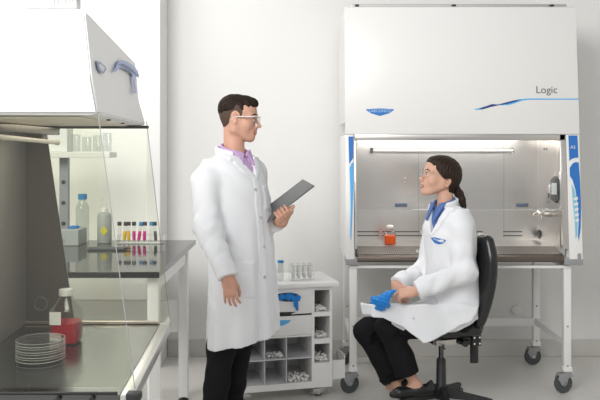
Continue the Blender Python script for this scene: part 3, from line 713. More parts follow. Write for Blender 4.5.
# on the clean bench surface
RIM = mat('moulded_rim', (.80, .78, .76), .2, trans=.55, ior=1.3)
bt = bottle('media_bottle', (-.716, 2.295, HZ+.001), .0445, .162, RED, .365, WCAP, 'square clear bottle of red medium with white cap on the clean bench surface', 'bottle', cap_r=.0205, sq=5, neck=.60, lab=(.38, .62, .034))
for k in range(4):
    z = HZ+.001+k*.0145; t = thing('petri_dish', (-.728, 2.105, z), ['lowest clear dish of the stack on the clean bench', 'second clear dish from the bottom of the stack', 'third clear dish from the bottom, under the top one', 'topmost clear dish of the stack beside the red bottle'][k], 'petri dish', 'stacked petri dishes')
    MB().lathe((-.728, 2.105, z), [(0, 0), (.062, 0), (.062, .011), (.0605, .011), (.0605, .0015), (0, .0015)], 40).build('dish', PLAST, t, True)
    MB().lathe((-.728, 2.105, z), [(.0645, .005), (.066, .005), (.066, .0138), (0, .0138), (0, .0124), (.0645, .0124)], 40).build('lid', PLAST, t, True)
    MB().lathe((-.728, 2.105, z), [(.0655, .0046), (.0668, .0046), (.0668, .0062), (.0655, .0062), (.0655, .0046)], 40).build('lid_rim', RIM, t, True)
    MB().lathe((-.728, 2.105, z), [(.0648, .0132), (.0664, .0132), (.0664, .0142), (.0648, .0142), (.0648, .0132)], 40).build('lid_edge', RIM, t, True)
# ------------------------------------------------------------------ lab stool
def mleather(): return mat('black_vinyl', (.012, .012, .013), .28, spec=.6, bump=.06, bscale=220)
SX, SY = .79, 4.20
stool = thing('lab_stool', (SX, SY, 0), 'black padded swivel lab chair that the woman sits on', 'chair')
SF = Vector((-.965, -.262, 0)); SL = Vector((.262, -.965, 0))
def sp(f, l, z): return Vector((SX, SY, 0))+SF*f+SL*l+Vector((0, 0, z))
FRS = Fr(sp(0, 0, 0), SF, y=SL)
S = Sdf(.03)
S.u(rbox((.01, 0, .462), (.190, .165, .030), .033, FRS))
S.u(rbox((.01, 0, .482), (.175, .150, .03), .03, FRS), .02)
S.u(ell((.155, 0, .459), (.06, .13, .033), FRS), .03)
seat = sdf_obj('seat', S, .007, mleather(), stool)
BT_ = Matrix.Rotation(math.radians(-9), 3, 'Y')
S = Sdf(.02)
def bk(t, l, off=0): return (-.152-.062*t+off-.020*math.sin(t*3.1), l, .505+.455*t)
for i in range(25):
    t = i/24; w = .155+.03*math.sin(t*3.0)-.04*max(0, t-.8)*3
    for sgn in (1,):
        S.u(cap(bk(t, -w), bk(t, w), .024, .024, FRS), .03)
S.u(ell(bk(.35, 0, .012), (.035, .15, .16), FRS), .03)
back = sdf_obj('backrest', S, .007, mleather(), stool)
mb = MB(); pts = []
for i in range(24):
    a = 2*PI*i/24; t = .5+.51*math.sin(a); w = (.155+.03*math.sin(max(0, min(1, t))*3.0)+.018)*math.copysign(min(1, abs(math.cos(a))**.6), math.cos(a)); pts.append(Vector(FRS.w(bk(t, w))))
mb.tube(pts+[pts[0]], .006, 8, cap=False); mb.build('piping', BLACK, back, True)
MB().tube([sp(-.255, 0, .66), sp(-.262, 0, .54), sp(-.235, 0, .44), sp(-.205, 0, .36), sp(-.205, 0, .245)], .016, 12, flat=1.6, up=SF).build('back_bar', BLACK, stool, True)
mb = MB(); R_ = Matrix((SF, SL, Vector((0, 0, 1)))).transposed()
mb.box(sp(-.0, 0, .400), (.16, .13, .045), .008, R_); mb.box(sp(-.12, 0, .392), (.16, .10, .028), .01, R_)
mb.box(sp(-.190, 0, .385), (.055, .12, .065), .004, R_); mb.tube([sp(-.09, -.06, .388), sp(-.09, .12, .388)], .018, 14)
for k in range(3): mb.tube([sp(-.06-.03*k, .07, .392-.006*(k % 2)), sp(-.06-.03*k, .10, .392)], .009, 10)
mech = mb.build('tilt_mechanism', mat('satin_black', (.03, .03, .032), .35, .3), stool, True)
MB().box(sp(.02, .085, .398), (.12, .045, .030), .003, R_).build('bracket_plate', mat('zinc_plate', (.52, .50, .47), .35, .9), stool, True)
for a, z in ((-.173, .402), (-.173, .368), (-.206, .402), (-.206, .368)): MB().lathe(sp(a, .061, z), [(0, 0), (.006, 0), (.006, .003), (0, .003)], 10, axis=SL).build('bolt', CHROME, mech)
MB().tube([sp(.01, .06, .385), sp(.06, .15, .385), sp(.065, .18, .387)], .005, 8).build('lever', BLACK, stool, True)
MB().tube([(SX, SY, .27), (SX, SY, .39)], .014, 20).build('gas_lift', mat('gunmetal', (.10, .10, .105), .25, .9), stool, True)
MB().lathe((SX, SY, .06), [(0, 0), (.034, 0), (.040, .06), (.028, .075), (.026, .215), (.021, .225), (0, .225)], 24).build('column_cover', BLACK, stool, True)
for k in range(5):
    a = math.radians(-15+72*k) if k != 2 else math.radians(124); d = Vector((math.cos(a), math.sin(a), 0)); n = d.cross(Vector((0, 0, 1)))
    mb = MB(); q = Vector((SX, SY, 0)); sec = []
    for r, z0, z1, w in ((.028, .07, .135, .024), (.12, .066, .104, .021), (.26, .058, .082, .017), (.285, .056, .076, .014)):
        sec.append([q+d*r+n*w+Vector((0, 0, z0)), q+d*r-n*w+Vector((0, 0, z0)), q+d*r-n*w*.7+Vector((0, 0, z1)), q+d*r+n*w*.7+Vector((0, 0, z1))])
    vs = [v for s_ in sec for v in s_]; fs = [(0, 1, 2, 3), (15, 14, 13, 12)]
    for i in range(3):
        for j in range(4): fs.append((4*i+j, 4*i+4+j, 4*i+4+(j+1) % 4, 4*i+(j+1) % 4))
    mb._add(vs, fs); bmesh.ops.recalc_face_normals(mb.b, faces=mb.b.faces); bmesh.ops.bevel(mb.b, geom=list(mb.b.edges), offset=.004, segments=2, affect='EDGES')
    lg = mb.build('base_leg', BLACK, stool, True)
    e = q+d*.268
    MB().lathe(e-n*.02+Vector((0, 0, .026)), [(0, 0), (.022, 0), (.026, .004), (.026, .014), (.006, .016), (.006, .024), (.026, .026), (.026, .036), (.022, .04), (0, .04)], 20, axis=n).build('caster_wheel', DGREY, lg, True)
    MB().tube([e+Vector((0, 0, .03)), e+Vector((0, 0, .066))], .006, 10).build('caster_stem', CHROME, lg, True)

# ------------------------------------------------------------------ people
def skin(name, c, red):
    m = mat(name, c, .48, spec=.4, var=.05, vscale=25, bump=.04, bscale=120)
    b = m.node_tree.nodes['Principled BSDF']; b.inputs['Subsurface Weight'].default_value = .12; b.inputs['Subsurface Radius'].default_value = (.01, .004, .002); return m
SKIN_M = skin('skin_tan', (.56, .31, .225), 0)
SKIN_W = skin('skin_olive', (.60, .355, .26), 0)
EYE = mat('eye_white', (.75, .73, .70), .2); IRIS = mat('iris_brown', (.06, .03, .015), .15); LIP_M = mat('lip_tan', (.36, .12, .10), .45); LIP_W = mat('lip_rose', (.44, .17, .15), .4)
TEETH = mat('teeth', (.78, .76, .70), .3)
def head_ops(S, H, fem=False):
    j = .80 if fem else 1.0
    S.u(ell((-.014, 0, .036), (.094, .075, .081), H), .02)
    S.u(ell((.028, 0, -.030), (.058, .056*j+.002, .080 if not fem else .074), H), .03)
    S.u(ell((.045, 0, .045), (.044, .055, .045), H), .03)
    for s in (-1, 1):
        jz = -.058 if not fem else -.044; jr = .019 if not fem else .015
        S.u(cap((-.012, .050*s*j, jz), (.058, .016*s, -.098), jr, .016, H), .03)
        S.u(cap((-.010, .056*s*j, -.020), (-.012, .050*s*j, jz), .019, jr, H), .03)
        S.u(sph((.050, .036*s, -.030), .027, H), .025)
        S.u(cap((.084, .012*s, .019), (.068, .046*s, .017), .011, .010, H), .015)
    S.u(sph((.072, 0, -.099), .0165 if not fem else .014, H), .02)
    S.u(ell((.074, 0, -.062), (.020, .028, .030), H), .018)
    for s in (-1, 1):
        S.sub(sph((.101, .033*s, .000), .0155, H), .014)
        S.u(ell((.0745, .0325*s, -.001), (.0145, .0165, .0125), H), .006)
        S.sub(ell((.0905, .0335*s, -.001), (.0105, .0125, .0052), H), .002)
    S.u(cap((.085, 0, .012), (.109 if not fem else .103, 0, -.029), .0075, .0085, H), .010)
    S.u(sph((.114 if not fem else .108, 0, -.034), .0092 if not fem else .0085, H), .008)
    for s in (-1, 1):
        S.u(sph((.099, .0125*s, -.040), .0075, H), .006)
        S.sub(sph((.104, .0065*s, -.0475), .0034, H), .003)
    S.u(cap((.093, 0, -.050), (.0925, 0, -.058), .0075, .007, H), .008)
    S.sub(ell((.096, 0, -.0705), (.008, .024, .0018), H), .003)
    for s in (-1, 1):     # ears
        ex, ez = (-.020, -.018) if fem else (0, 0)
        E = Matrix.Rotation(math.radians(-10), 3, 'Y') @ Matrix.Rotation(math.radians(22*s), 3, 'Z')
        S.u(ell((-.012+ex, .077*s, .002+ez), (.017, .0065, .030), H, E), .006)
        S.u(sph((-.006+ex, .074*s, -.025+ez), .008, H), .008)
        S.sub(ell((-.008+ex, .083*s, .004+ez), (.010, .006, .020), H, E), .004)
        S.u(ell((-.006+ex, .075*s, -.004+ez), (.006, .006, .008), H), .004)
def head_parts(par, H, lipm, fem, browm):
    E = Sdf(0)
    for s in (-1, 1):
        Q = Sdf(0); Q.u(sph((.0775, .0325*s, -.001), .0122, H)); sdf_obj('eye', Q, .0016, EYE, par)
        d = np.array((.9, .10*s, 0.02)); 
        Q = Sdf(0); Q.u(ell((.0892, .0325*s+.0005*s, -.001), (.0022, .0052, .0056), H)); sdf_obj('iris', Q, .0009, IRIS, par)
        Q = Sdf(.002); Q.us([cap((.0885, .021*s, .0045), (.0905, .033*s, .0072), .0011, .0014, H), cap((.0905, .033*s, .0072), (.0835, .0475*s, .003), .0014, .0010, H)]); sdf_obj('eyelash', Q, .0010, browm, par)
        Q = Sdf(.004); a = .023 if fem else .026
        Q.us([cap((.0945, .014*s, a-.003), (.090, .034*s, a+.002), .0026, .0030, H), cap((.090, .034*s, a+.002), (.078, .052*s, a-.003), .0028, .0012, H)]); sdf_obj('eyebrow', Q, .0013, browm, par)
    Q = Sdf(.004); k = 1.08 if fem else .9
    Q.u(ell((.0915, 0, -.0665), (.0085, .028, .0042*k), H)); Q.u(ell((.0905, 0, -.0755), (.0088, .024, .0048*k), H))
    sdf_obj('lips', Q, .0014, lipm, par)
    Q = Sdf(0); Q.u(ell((.0915, 0, -.0708), (.0075, .020, .0026), H)); sdf_obj('teeth', Q, .001, TEETH, par)
def hand_prims(H, curl=(20, 25, 20), spread=3, taz=42, tcurl=15, flip=False):
    """H: frame at the wrist, x to the fingers, y to the thumb side, z back of the hand"""
    if flip: H = Fr(H.o, H.R[0], z=H.R[2], sc=H.s); H.R = H.R.copy(); H.R[1] = -H.R[1]
    L = []
    L.append(rbox((.048, .002, 0), (.050, .038, .0125), .012, H)); L.append(cap((-.01, .004, 0), (.03, .018, -.002), .024, .020, H)); L.append(cap((-.01, -.004, 0), (.03, -.018, -.002), .024, .018, H))
    L.append(ell((.035, .026, -.008), (.032, .016, .014), H))
    F = []
    for i, (y, ln, r) in enumerate(((.029, .072, .0088), (.0095, .080, .0090), (-.0100, .074, .0086), (-.0285, .058, .0076))):
        p = np.array((.088-.004*abs(i-1), y, .001)); az = math.radians(spread*(1.5-i)); an = 0
        for j, fr_ in enumerate((.47, .30, .23)):
            c_ = curl[i] if isinstance(curl[0], (list, tuple)) else curl
            an += math.radians(c_[j]); d = np.array((math.cos(an)*math.cos(az), math.cos(an)*math.sin(az), -math.sin(an)))
            q = p+d*ln*fr_; F.append((cap(p, q, r*(1-.07*j), r*(.93-.07*j), H), .003 if j else .008)); p = q
    p = np.array((.018, .028, -.008)); az = math.radians(taz); an = math.radians(tcurl)
    for j, (ln, r) in enumerate(((.044, .0125), (.032, .0105), (.024, .0090))):
        d = np.array((math.cos(az)*math.cos(an), math.sin(az)*math.cos(an), -math.sin(an))); q = p+d*ln
        F.append((cap(p, q, r, r*.9, H), .010 if j == 0 else .003)); p = q; az -= math.radians(18)
    return L, F
def add_hand(S, H, **k):
    L, F = hand_prims(H, **k)
    for f in L: S.u(f, .014)
    for f, kk in F: S.u(f, kk)
def shell_patch(base, uvf, poly, t0, t1, side=1, extra=None):
    """a cloth layer lying on a body: outline poly in (sideways, height) on its front"""
    pf = poly2(poly)
    def f(p):
        d = base(p); u, v = uvf(p); r = np.maximum(np.maximum(d-t1, -(d+t0)), pf(u, p[:, 2])); r = np.maximum(r, -v*side)
        return r if extra is None else np.maximum(r, extra(p))
    return f
class Wrap:
    def __init__(s, f, bb): s.f = f; s.bb = bb
    def __call__(s, *a): return s.f(*a)
def folds(A, F, c, amp, n, z0, z1):
    """vertical hanging folds growing downwards between heights z0 (top) and z1"""
    def f(p):
        dx, dy = p[:, 0]-c[0], p[:, 1]-c[1]; a = np.arctan2(dx*A[1]+dy*-A[0], dx*A[0]+dy*A[1])
        w = np.clip((z0-p[:, 2])/(z0-z1), 0, 1); return amp*w*(np.sin(a*n+p[:, 2]*2.2)+.5*np.sin(a*(n*1.7)-p[:, 2]*3+1))
    return f
def wrinkle(amp, sx, k, o=0):
    k = np.array(k, float)
    def f(p):
        q = p@k; return amp*np.sin(q*sx+o+1.3*np.sin(p[:, 2]*17+p[:, 0]*11))*np.sin(p[:, 2]*9+p[:, 0]*13+o*2)
    return f

# ================================================================== standing man
man = thing('person', (-.30, 3.80, 0), 'person standing in a white lab coat and purple shirt, holding a dark grey tablet', 'person')
mF = np.array((.80, -.60, 0)); mA = np.array((.60, .80, 0))
HM = Fr(P(239.2, 118.8, 3.80), (.985, -.12, -.06), y=(.12, .985, 0), sc=.95)
def hm(x, y, z): return Vector(HM.w((x, y, z)))
shR, elR, wrR = P(205, 181, 3.66), P(208, 227, 3.60), P(228, 278, 3.49)
shL, elL, wrL = P(254, 172, 3.96), P(263, 220, 3.95), P(282, 222, 3.80)
hipR, hipL = Vector((-.345, 3.755, .90)), Vector((-.25, 3.875, .90))
knR, knL = Vector((-.392, 3.745, .46)), Vector((-.315, 3.875, .46)); anR, anL = Vector((-.44, 3.72, .09)), Vector((-.365, 3.89, .09))
neck0 = P(233.5, 153, 3.80)
B = Sdf(.03)
head_ops(B, HM)
B.u(cap(hm(-.026, 0, -.060), neck0+Vector((.008, 0, 0)), .045, .050), .016); B.u(cap(hm(-.036, 0, -.03), neck0+Vector((.0, 0, .0)), .040, .048), .02)
B.us([cap(neck0+Vector((0, 0, -.035)), shR+Vector((0, 0, -.01)), .045, .040), cap(neck0+Vector((0, 0, -.035)), shL+Vector((0, 0, -.01)), .045, .040)], .03)
tors = [(1.40, -.345, 3.80, .13, .075), (1.30, -.335, 3.80, .145, .095), (1.10, -.315, 3.80, .135, .095), (.95, -.30, 3.81, .14, .095), (.84, -.295, 3.81, .15, .10)]
B.u(loft(tors, mA, mF), .04)
B.us([cap(shR, elR, .043, .034), cap(elR, wrR, .034, .024), cap(shL, elL, .043, .034), cap(elL, wrL, .034, .024)], .02)
B.us([cap(hipR, knR, .070, .048), cap(knR, anR, .046, .034), cap(hipL, knL, .070, .048), cap(knL, anL, .046, .034)], .03)
for an in (anR, anL): B.us([cap(an+Vector((0, 0, -.045)), an+Vector((.13, -.075, -.06)), .03, .022), cap(an, an+Vector((0, 0, -.05)), .034, .03)], .02)
HR = Fr(wrR, (.10, .02, -1), z=(-.25, -.95, 0))
add_hand(B, Fr(wrR, (.13, -.05, -1), z=(-.25, -1, 0), sc=.86), curl=((14, 22, 15), (12, 20, 15), (10, 18, 14), (6, 16, 12)), spread=7, tcurl=22, taz=20)
tB, tC, tD = P(302, 181, 3.97), P(315, 186.5, 3.82), P(267, 223.5, 3.76)
tx = (tC-tD); tw = (tB-tC); tw = tw-tx.normalized()*tw.dot(tx.normalized()); tn = tx.normalized().cross(tw.normalized()).normalized()
if tn.z < 0: tn = -tn
txn, twn = tx.normalized(), tw.normalized()
# left hand round the near edge of the tablet
def te(s, w, n): return tD+txn*s+twn*w+tn*n
sh0 = .075
B.u(cap(wrL, te(sh0+.02, .015, -.035), .026, .026), .02)
B.u(cap(te(sh0-.015, .01, -.028), te(sh0+.055, .005, -.026), .021, .020), .02)
for i in range(4):
    s_ = sh0-.018+.0195*i; r = .0092-.0004*i
    a, b, c, d = te(s_, -.018, -.026), te(s_+.004, -.024, -.004), te(s_+.006, -.012, .0145), te(s_+.008, .014-.003*abs(i-1.5), .0155)
    B.u(cap(a, b, r*1.1, r), .006); B.u(cap(b, c, r, r*.95), .003); B.u(cap(c, d, r*.95, r*.85), .003)
B.u(cap(te(sh0+.055, .02, -.022), te(sh0+.085, .01, -.019), .012, .010), .01)
body = sdf_obj('body', B, .0034, SKIN_M, man)
HAIRM = mat('hair_dark_brown', (.022, .013, .009), .6, spec=.15, bump=.5, bscale=160, aniso=(1, 3, 1)); HAIRS = mat('hair_faded_side', (.075, .045, .032), .7, bump=.4, bscale=300)
head_parts(man, HM, LIP_M, False, HAIRM)
def hair_region(H, poly, inv=False):
    pf = poly2(poly); o, R, s = H.o, H.R, H.s
    def f(p):
        q = (p-o)@R.T/s; return pf(q[:, 0], q[:, 2])*s
    return f
S = Sdf(.012)
S.u(ell((-.014, 0, .036), (.0965, .0775, .0835), HM)); S.u(cap((-.045, 0, .0), (-.040, 0, -.050), .047, .041, HM), .03)
S.cut(hair_region(HM, [(.070, .064), (.062, .046), (.050, .030), (.036, .010), (.026, .000), (.018, .004), (.014, .026), (-.002, .040), (-.016, .038), (-.030, .022), (-.032, -.020), (-.045, -.046), (-.12, -.056), (-.13, .13), (.06, .13)]))
sdf_obj('hair_sides', S, .003, HAIRS, man)
S = Sdf(.02)
S.u(ell((-.012, 0, .046), (.102, .074, .082), HM)); S.u(ell((.042, .006, .086), (.056, .056, .034), HM), .02); S.u(ell((-.045, 0, .06), (.066, .072, .062), HM), .02)
S.disp(lambda p: .0016*np.sin(((p-HM.o)@HM.R.T)[:, 1]*330+((p-HM.o)@HM.R.T)[:, 0]*60)+.0012*np.sin(((p-HM.o)@HM.R.T)[:, 1]*170+((p-HM.o)@HM.R.T)[:, 0]*120))
S.cut(hair_region(HM, [(.11, .078), (.088, .068), (.074, .060), (.055, .050), (.030, .044), (-.02, .040), (-.06, .026), (-.10, .006), (-.14, .0), (-.14, .16), (.11, .16)]))
S.sub(ell((-.014, 0, .030), (.093, .073, .080), HM), 0)
sdf_obj('hair_top', S, .0028, HAIRM, man)
# safety glasses
def glasses(par, H, sw=1.0):
    fm = mat('clear_frame', (.84, .84, .86), .15, trans=.1) if sw == 1.0 else PLAST; L_ = PANE2
    def h(x, y, z): return Vector(H.w((x, y, z)))
    g = MB()
    for s in (-1, 1):
        g.tube([h(.094, .060*s, .014), h(.070, .078*s, .012), h(.02, .081*s, .010), h(-.010, .080*s, .006), h(-.024, .079*s, -.010)], [.0036, .0056, .0048, .0034, .0025], 8, flat=.6, up=(0, 0, 1))
    pts = []
    for i in range(13):
        y = -.060+.010*i; pts.append(h(.1135-3.6*y*y*1.5, y, .0165))
    g.tube(pts, .0020, 8)
    gl = g.build('safety_glasses', fm, par, True)
    ln = MB(); vs, fs = [], []; N = 24
    for i in range(N+1):
        y = -.060+.12*i/N; x = .1125-5.4*y*y; dz = .0; nose = max(0, 1-abs(y)/.013)
        z0 = -.026+.026*nose-.5*max(0, abs(y)-.045)*-1.0
        vs += [h(x, y, z0), h(x+.001, y, .016), h(x-.0016, y, z0), h(x-.0006, y, .016)]
    for i in range(N):
        a, b = 4*i, 4*i+4; fs += [(a, b, b+1, a+1), (a+2, a+3, b+3, b+2), (a, a+2, b+2, b), (a+1, b+1, b+3, a+3)]
    fs += [(0, 1, 3, 2), (4*N, 4*N+2, 4*N+3, 4*N+1)]
    ln._add(vs, fs); ln.build('lens', L_, gl, True); return gl
glasses(man, HM)
# trousers, shoes
BKC = mat('black_trouser_cloth', (.010, .010, .012), .75, spec=.15, bump=.1, bscale=30)
S = Sdf(.03); c0 = Vector((-.295, 3.81, .93))
S.u(loft([(1.0, -.30, 3.81, .145, .105), (.80, -.30, 3.81, .145, .110)], mA, mF))
for h_, k_, a_ in ((hipR, knR, anR), (hipL, knL, anL)):
    S.u(cap(h_, k_, .084, .069), .04); S.u(cap(k_, a_+Vector((0, 0, -.01)), .069, .060), .03)
S.disp(wrinkle(.004, 38, (.2, .3, 1))); S.cut(lambda p: .045-p[:, 2])
sdf_obj('trousers', S, .006, BKC, man)
SHOE = mat('black_shoe_leather', (.012, .012, .012), .3)
for an in (anR, anL):
    d = Vector((.80, -.55, 0)).normalized(); S = Sdf(.03)
    q = Vector((an.x, an.y, 0)); S.us([cap(q-d*.045+Vector((0, 0, .036)), q+d*.06+Vector((0, 0, .036)), .038, .040), cap(q+d*.06+Vector((0, 0, .034)), q+d*.175+Vector((0, 0, .026)), .043, .034), cap(q+Vector((0, 0, .05)), q+Vector((0, 0, .07)), .04, .038)])
    S.cut(lambda p: .001-p[:, 2]); sdf_obj('shoe', S, .005, SHOE, man)
# shirt
SHP = mat('lilac_shirt_cloth', (.50, .34, .56), .75, spec=.2, bump=.08, bscale=60)
sc_ = [(1.41, -.338, 3.795, .125, .085), (1.34, -.335, 3.795, .15, .108), (1.20, -.325, 3.80, .155, .118), (1.05, -.31, 3.80, .15, .118)]
S = Sdf(.03); S.u(loft(sc_, mA, mF)); S.us([cap(neck0+Vector((0, 0, -.03)), shR, .054, .04), cap(neck0+Vector((0, 0, -.03)), shL, .054, .04)], .04)
mneck = np.array(neck0)+np.array((.008, -.004, 0))
def muv(p): q = p-np.array((-.335, 3.80, 0)); return q@mA, q@mF
S.cut(lambda p: p[:, 2]-1.455)
tri = poly2([(-.030, 1.50), (.030, 1.50), (.0, 1.385)])
S.sub(Wrap(lambda p: np.maximum(tri(*[muv(p)[0]-.006, p[:, 2]]), -muv(p)[1]), (np.array((-.6, 3.5, 1.36)), np.array((0, 4.1, 1.55)))), .004)
shirt = sdf_obj('shirt', S, .005, SHP, man)
def collar(name, m, par, H, pts, h, th):
    """folded collar band round the neck: pts (x, y, z) of its foot, h: height, th: thickness"""
    S = Sdf(.006)
    for i in range(len(pts)-1):
        a, b = Vector(pts[i]), Vector(pts[i+1]); S.u(cap(a, b, th), .006)
        for k in range(1, 4):
            o = Vector((0, 0, h*k/3)); S.u(cap(a+o, b+o, th), .008)
    return sdf_obj(name, S, .003, m, par)
def ring(c, F, A, rf, rb, rs, a0, a1, n, z0, dz):
    out = []
    for i in range(n+1):
        a = math.radians(a0+(a1-a0)*i/n); cf = math.cos(a); r = rf if cf > 0 else rb
        p = np.array(c)+np.array(F)*cf*r+np.array(A)*math.sin(a)*rs; out.append(Vector((p[0], p[1], z0+dz*(1-cf)/2)))
    return out
nc = (neck0.x+.004, neck0.y-.002, 0)
col = ring(nc, mF, mA, .072, .066, .066, 12, 348, 22, 1.408, .045)
cl = collar('shirt_collar', SHP, man, None, col, .026, .0042)
S = Sdf(.004)      # the two collar points
for s in (1, -1):
    a = Vector(nc)+Vector(mF)*.074+Vector(mA)*.016*s; a.z = 1.432; b = Vector(nc)+Vector(mF)*.052+Vector(mA)*.060*s; b.z = 1.448
    t_ = Vector(nc)+Vector(mF)*.094+Vector(mA)*.040*s; t_.z = 1.375
    for k in range(7): S.u(cap(a.lerp(b, k/6), t_, .005, .004), .006)
sdf_obj('collar_points', S, .003, SHP, man)
for k, z in enumerate((1.372, 1.335)):
    q = Vector((-.335, 3.80, z))+Vector(mF)*.114+Vector(mA)*.008; MB().lathe(q, [(0, 0), (.005, 0), (.005, .003), (0, .003)], 12, axis=mF).build('shirt_button', WHITE, man)
# lab coat
cs = [(1.405, -.350, 3.80, .160, .085), (1.36, -.347, 3.80, .185, .122), (1.27, -.328, 3.80, .178, .140), (1.12, -.312, 3.80, .172, .145), (.943, -.298, 3.80, .180, .150), (.69, -.290, 3.80, .192, .152), (.44, -.292, 3.80, .206, .156)]
LT = loft(cs, mA, mF, 2.15)
C = Sdf(.03); C.u(LT)
C.us([cap(neck0+Vector((-.014, 0, -.044)), shR+Vector((0, 0, .002)), .062, .052), cap(neck0+Vector((.0, .01, -.044)), shL, .062, .056)], .05)
def sleeve(a, b, c, ra, rb, rc, cut_at, am=.0056, seed=0):
    S = Sdf(.03); S.u(cap(a, b, ra, rb)); e = b+(c-b)*1.0; S.u(cap(b, e+(c-b).normalized()*.05, rb, rc), .035)
    ax1, ax2 = V3((b-a).normalized()), V3((c-b).normalized()); vb, vc = V3(b), V3(c)
    def w(p):
        q = p-vb; d1 = q@ax1; d2 = q@ax2; side = q@V3((0, -1, .0)); m = np.exp(-(d1/.11)**2)+.55*np.exp(-((d2-.16)/.09)**2)
        sx = q@V3((1, 0, 0)); return am*m*(np.sin((d1*.5+d2*.4)*62+side*34+sx*20+seed)+.7*np.sin((d1-.6*d2)*40-side*38+sx*46+seed*2))*(.6+.4*np.sin(sx*60+d1*25+seed))
    S.disp(w); S.cut(lambda p: (p-vc)@ax2-cut_at); return S
C.u(sleeve(shR+Vector((-.004, 0, -.004)), elR, wrR, .071, .064, .050, .0), .03)
C.u(sleeve(shL, elL, wrL, .062, .056, .046, -.045, seed=1), .03)
C.disp(folds(mA, mF, (-.287, 3.80), .0115, 7, 1.15, .45)); C.disp(wrinkle(.0042, 22, (.8, .3, .55))); C.disp(wrinkle(.0018, 55, (.5, -.3, .9), 2))
C.cut(lambda p: np.where((p[:, 2] < .62), .478-p[:, 2]+.16*(p[:, 0]+.40), -1))
vz = 1.318
vtri = poly2([(-.070, 1.50), (.066, 1.50), (.058, 1.43), (.014, vz), (-.062, 1.425)])
base_coat = lambda p: C.raw(p)
def cuv(p): q = p-np.array((-.335, 3.80, 0)); return q@mA, q@mF
C.sub(Wrap(lambda p: np.maximum(vtri(cuv(p)[0], p[:, 2]), -(cuv(p)[1]+.01)), (np.array((-.62, 3.5, 1.28)), np.array((.0, 4.1, 1.55)))), .003)
C.sub(cap(neck0+Vector((0, 0, -.05)), neck0+Vector((0, 0, .12)), .066, .070), .008)
C2 = Sdf(.0); C2.ops = list(C.ops); C2.lo, C2.hi = C.lo, C.hi
fb = (np.array((-.62, 3.4, .44)), np.array((.02, 4.1, 1.5)))
frz = list(C.ops)
def layer(poly, t, uvf=cuv, vmin=.0):
    pf = poly2(poly)
    def f(p, d):
        u, v = uvf(p); return np.maximum(np.maximum(d-t, -(d+.006)), np.maximum(pf(u, p[:, 2]), vmin-v))
    return f
C.ops.append(('L', Wrap(layer([(-.066, 1.47), (-.105, 1.462), (-.118, 1.400), (-.090, 1.396), (-.098, 1.385), (-.060, 1.340), (.012, 1.300), (.014, vz), (-.062, 1.425)], .0075), (np.array((-.62, 3.5, 1.29)), np.array((0, 4.1, 1.49)))), 0))
C.ops.append(('L', Wrap(layer([(.062, 1.47), (.100, 1.462), (.112, 1.400), (.086, 1.396), (.094, 1.385), (.062, 1.340), (.016, 1.300), (.014, vz), (.058, 1.425)], .0075), (np.array((-.62, 3.5, 1.29)), np.array((0, 4.1, 1.49)))), 0))
C.ops.append(('L', Wrap(layer([(-.012, 1.315), (.030, 1.315), (.034, .9), (.036, .44), (-.004, .44), (-.008, .9)], .0035), fb), 0))
C.ops.append(('L', Wrap(layer([(-.150, .905), (-.045, .905), (-.045, .735), (-.150, .735)], .0045), (np.array((-.62, 3.5, .70)), np.array((0, 4.1, .95)))), 0))
C.ops.append(('L', Wrap(layer([(.060, 1.27), (.135, 1.27), (.135, 1.15), (.060, 1.15)], .004), (np.array((-.62, 3.5, 1.1)), np.array((0, 4.1, 1.3)))), 0))
coat = sdf_obj('lab_coat', C, .0050, LINEN, man)
colc = ring((neck0.x-.006, neck0.y+.002, 0), mF, mA, .080, .080, .080, 48, 312, 18, 1.405, .035)
collar('coat_collar', LINEN, man, None, colc, .026, .006)
BTN = mat('coat_button', (.42, .42, .44), .3)
for px, py in ((255.6, 189.5), (260.6, 217.8), (263.9, 247), (264.7, 277)):
    Y = 3.66; q0 = P(px, py, 3.5); d0 = (q0-Vector((0, 0, CAMZ))).normalized(); ts = np.linspace(3.4, 4.0, 400); pp = V3((0, 0, CAMZ))+np.outer(ts, V3(d0)); dv = C.raw(pp); i = np.argmax(dv < 0)
    q = Vector(pp[i]); MB().lathe(q+Vector(mF)*-.001, [(0, 0), (.008, 0), (.008, .003), (.005, .004), (0, .003)], 14, axis=(.5, -.86, 0)).build('button', BTN, coat, True)
# tablet
tab = MB().prism([te(0, 0, 0), te(tx.length, 0, 0), te(tx.length, tw.length, 0), te(0, tw.length, 0)], tn*.007, .0025)
tb_ = thing('tablet_computer', tD, 'dark grey tablet held at waist height by the standing person', 'tablet')
sl_ = tab.build('tablet_case', mat('tablet_grey', (.14, .145, .145), .4, .3), tb_, True)
MB().prism([te(.008, .008, .0071), te(tx.length-.008, .008, .0071), te(tx.length-.008, tw.length-.008, .0071), te(.008, tw.length-.008, .0071)], tn*.0006).build('screen', mat('screen_off', (.13, .135, .135), .32, spec=.5), tb_)

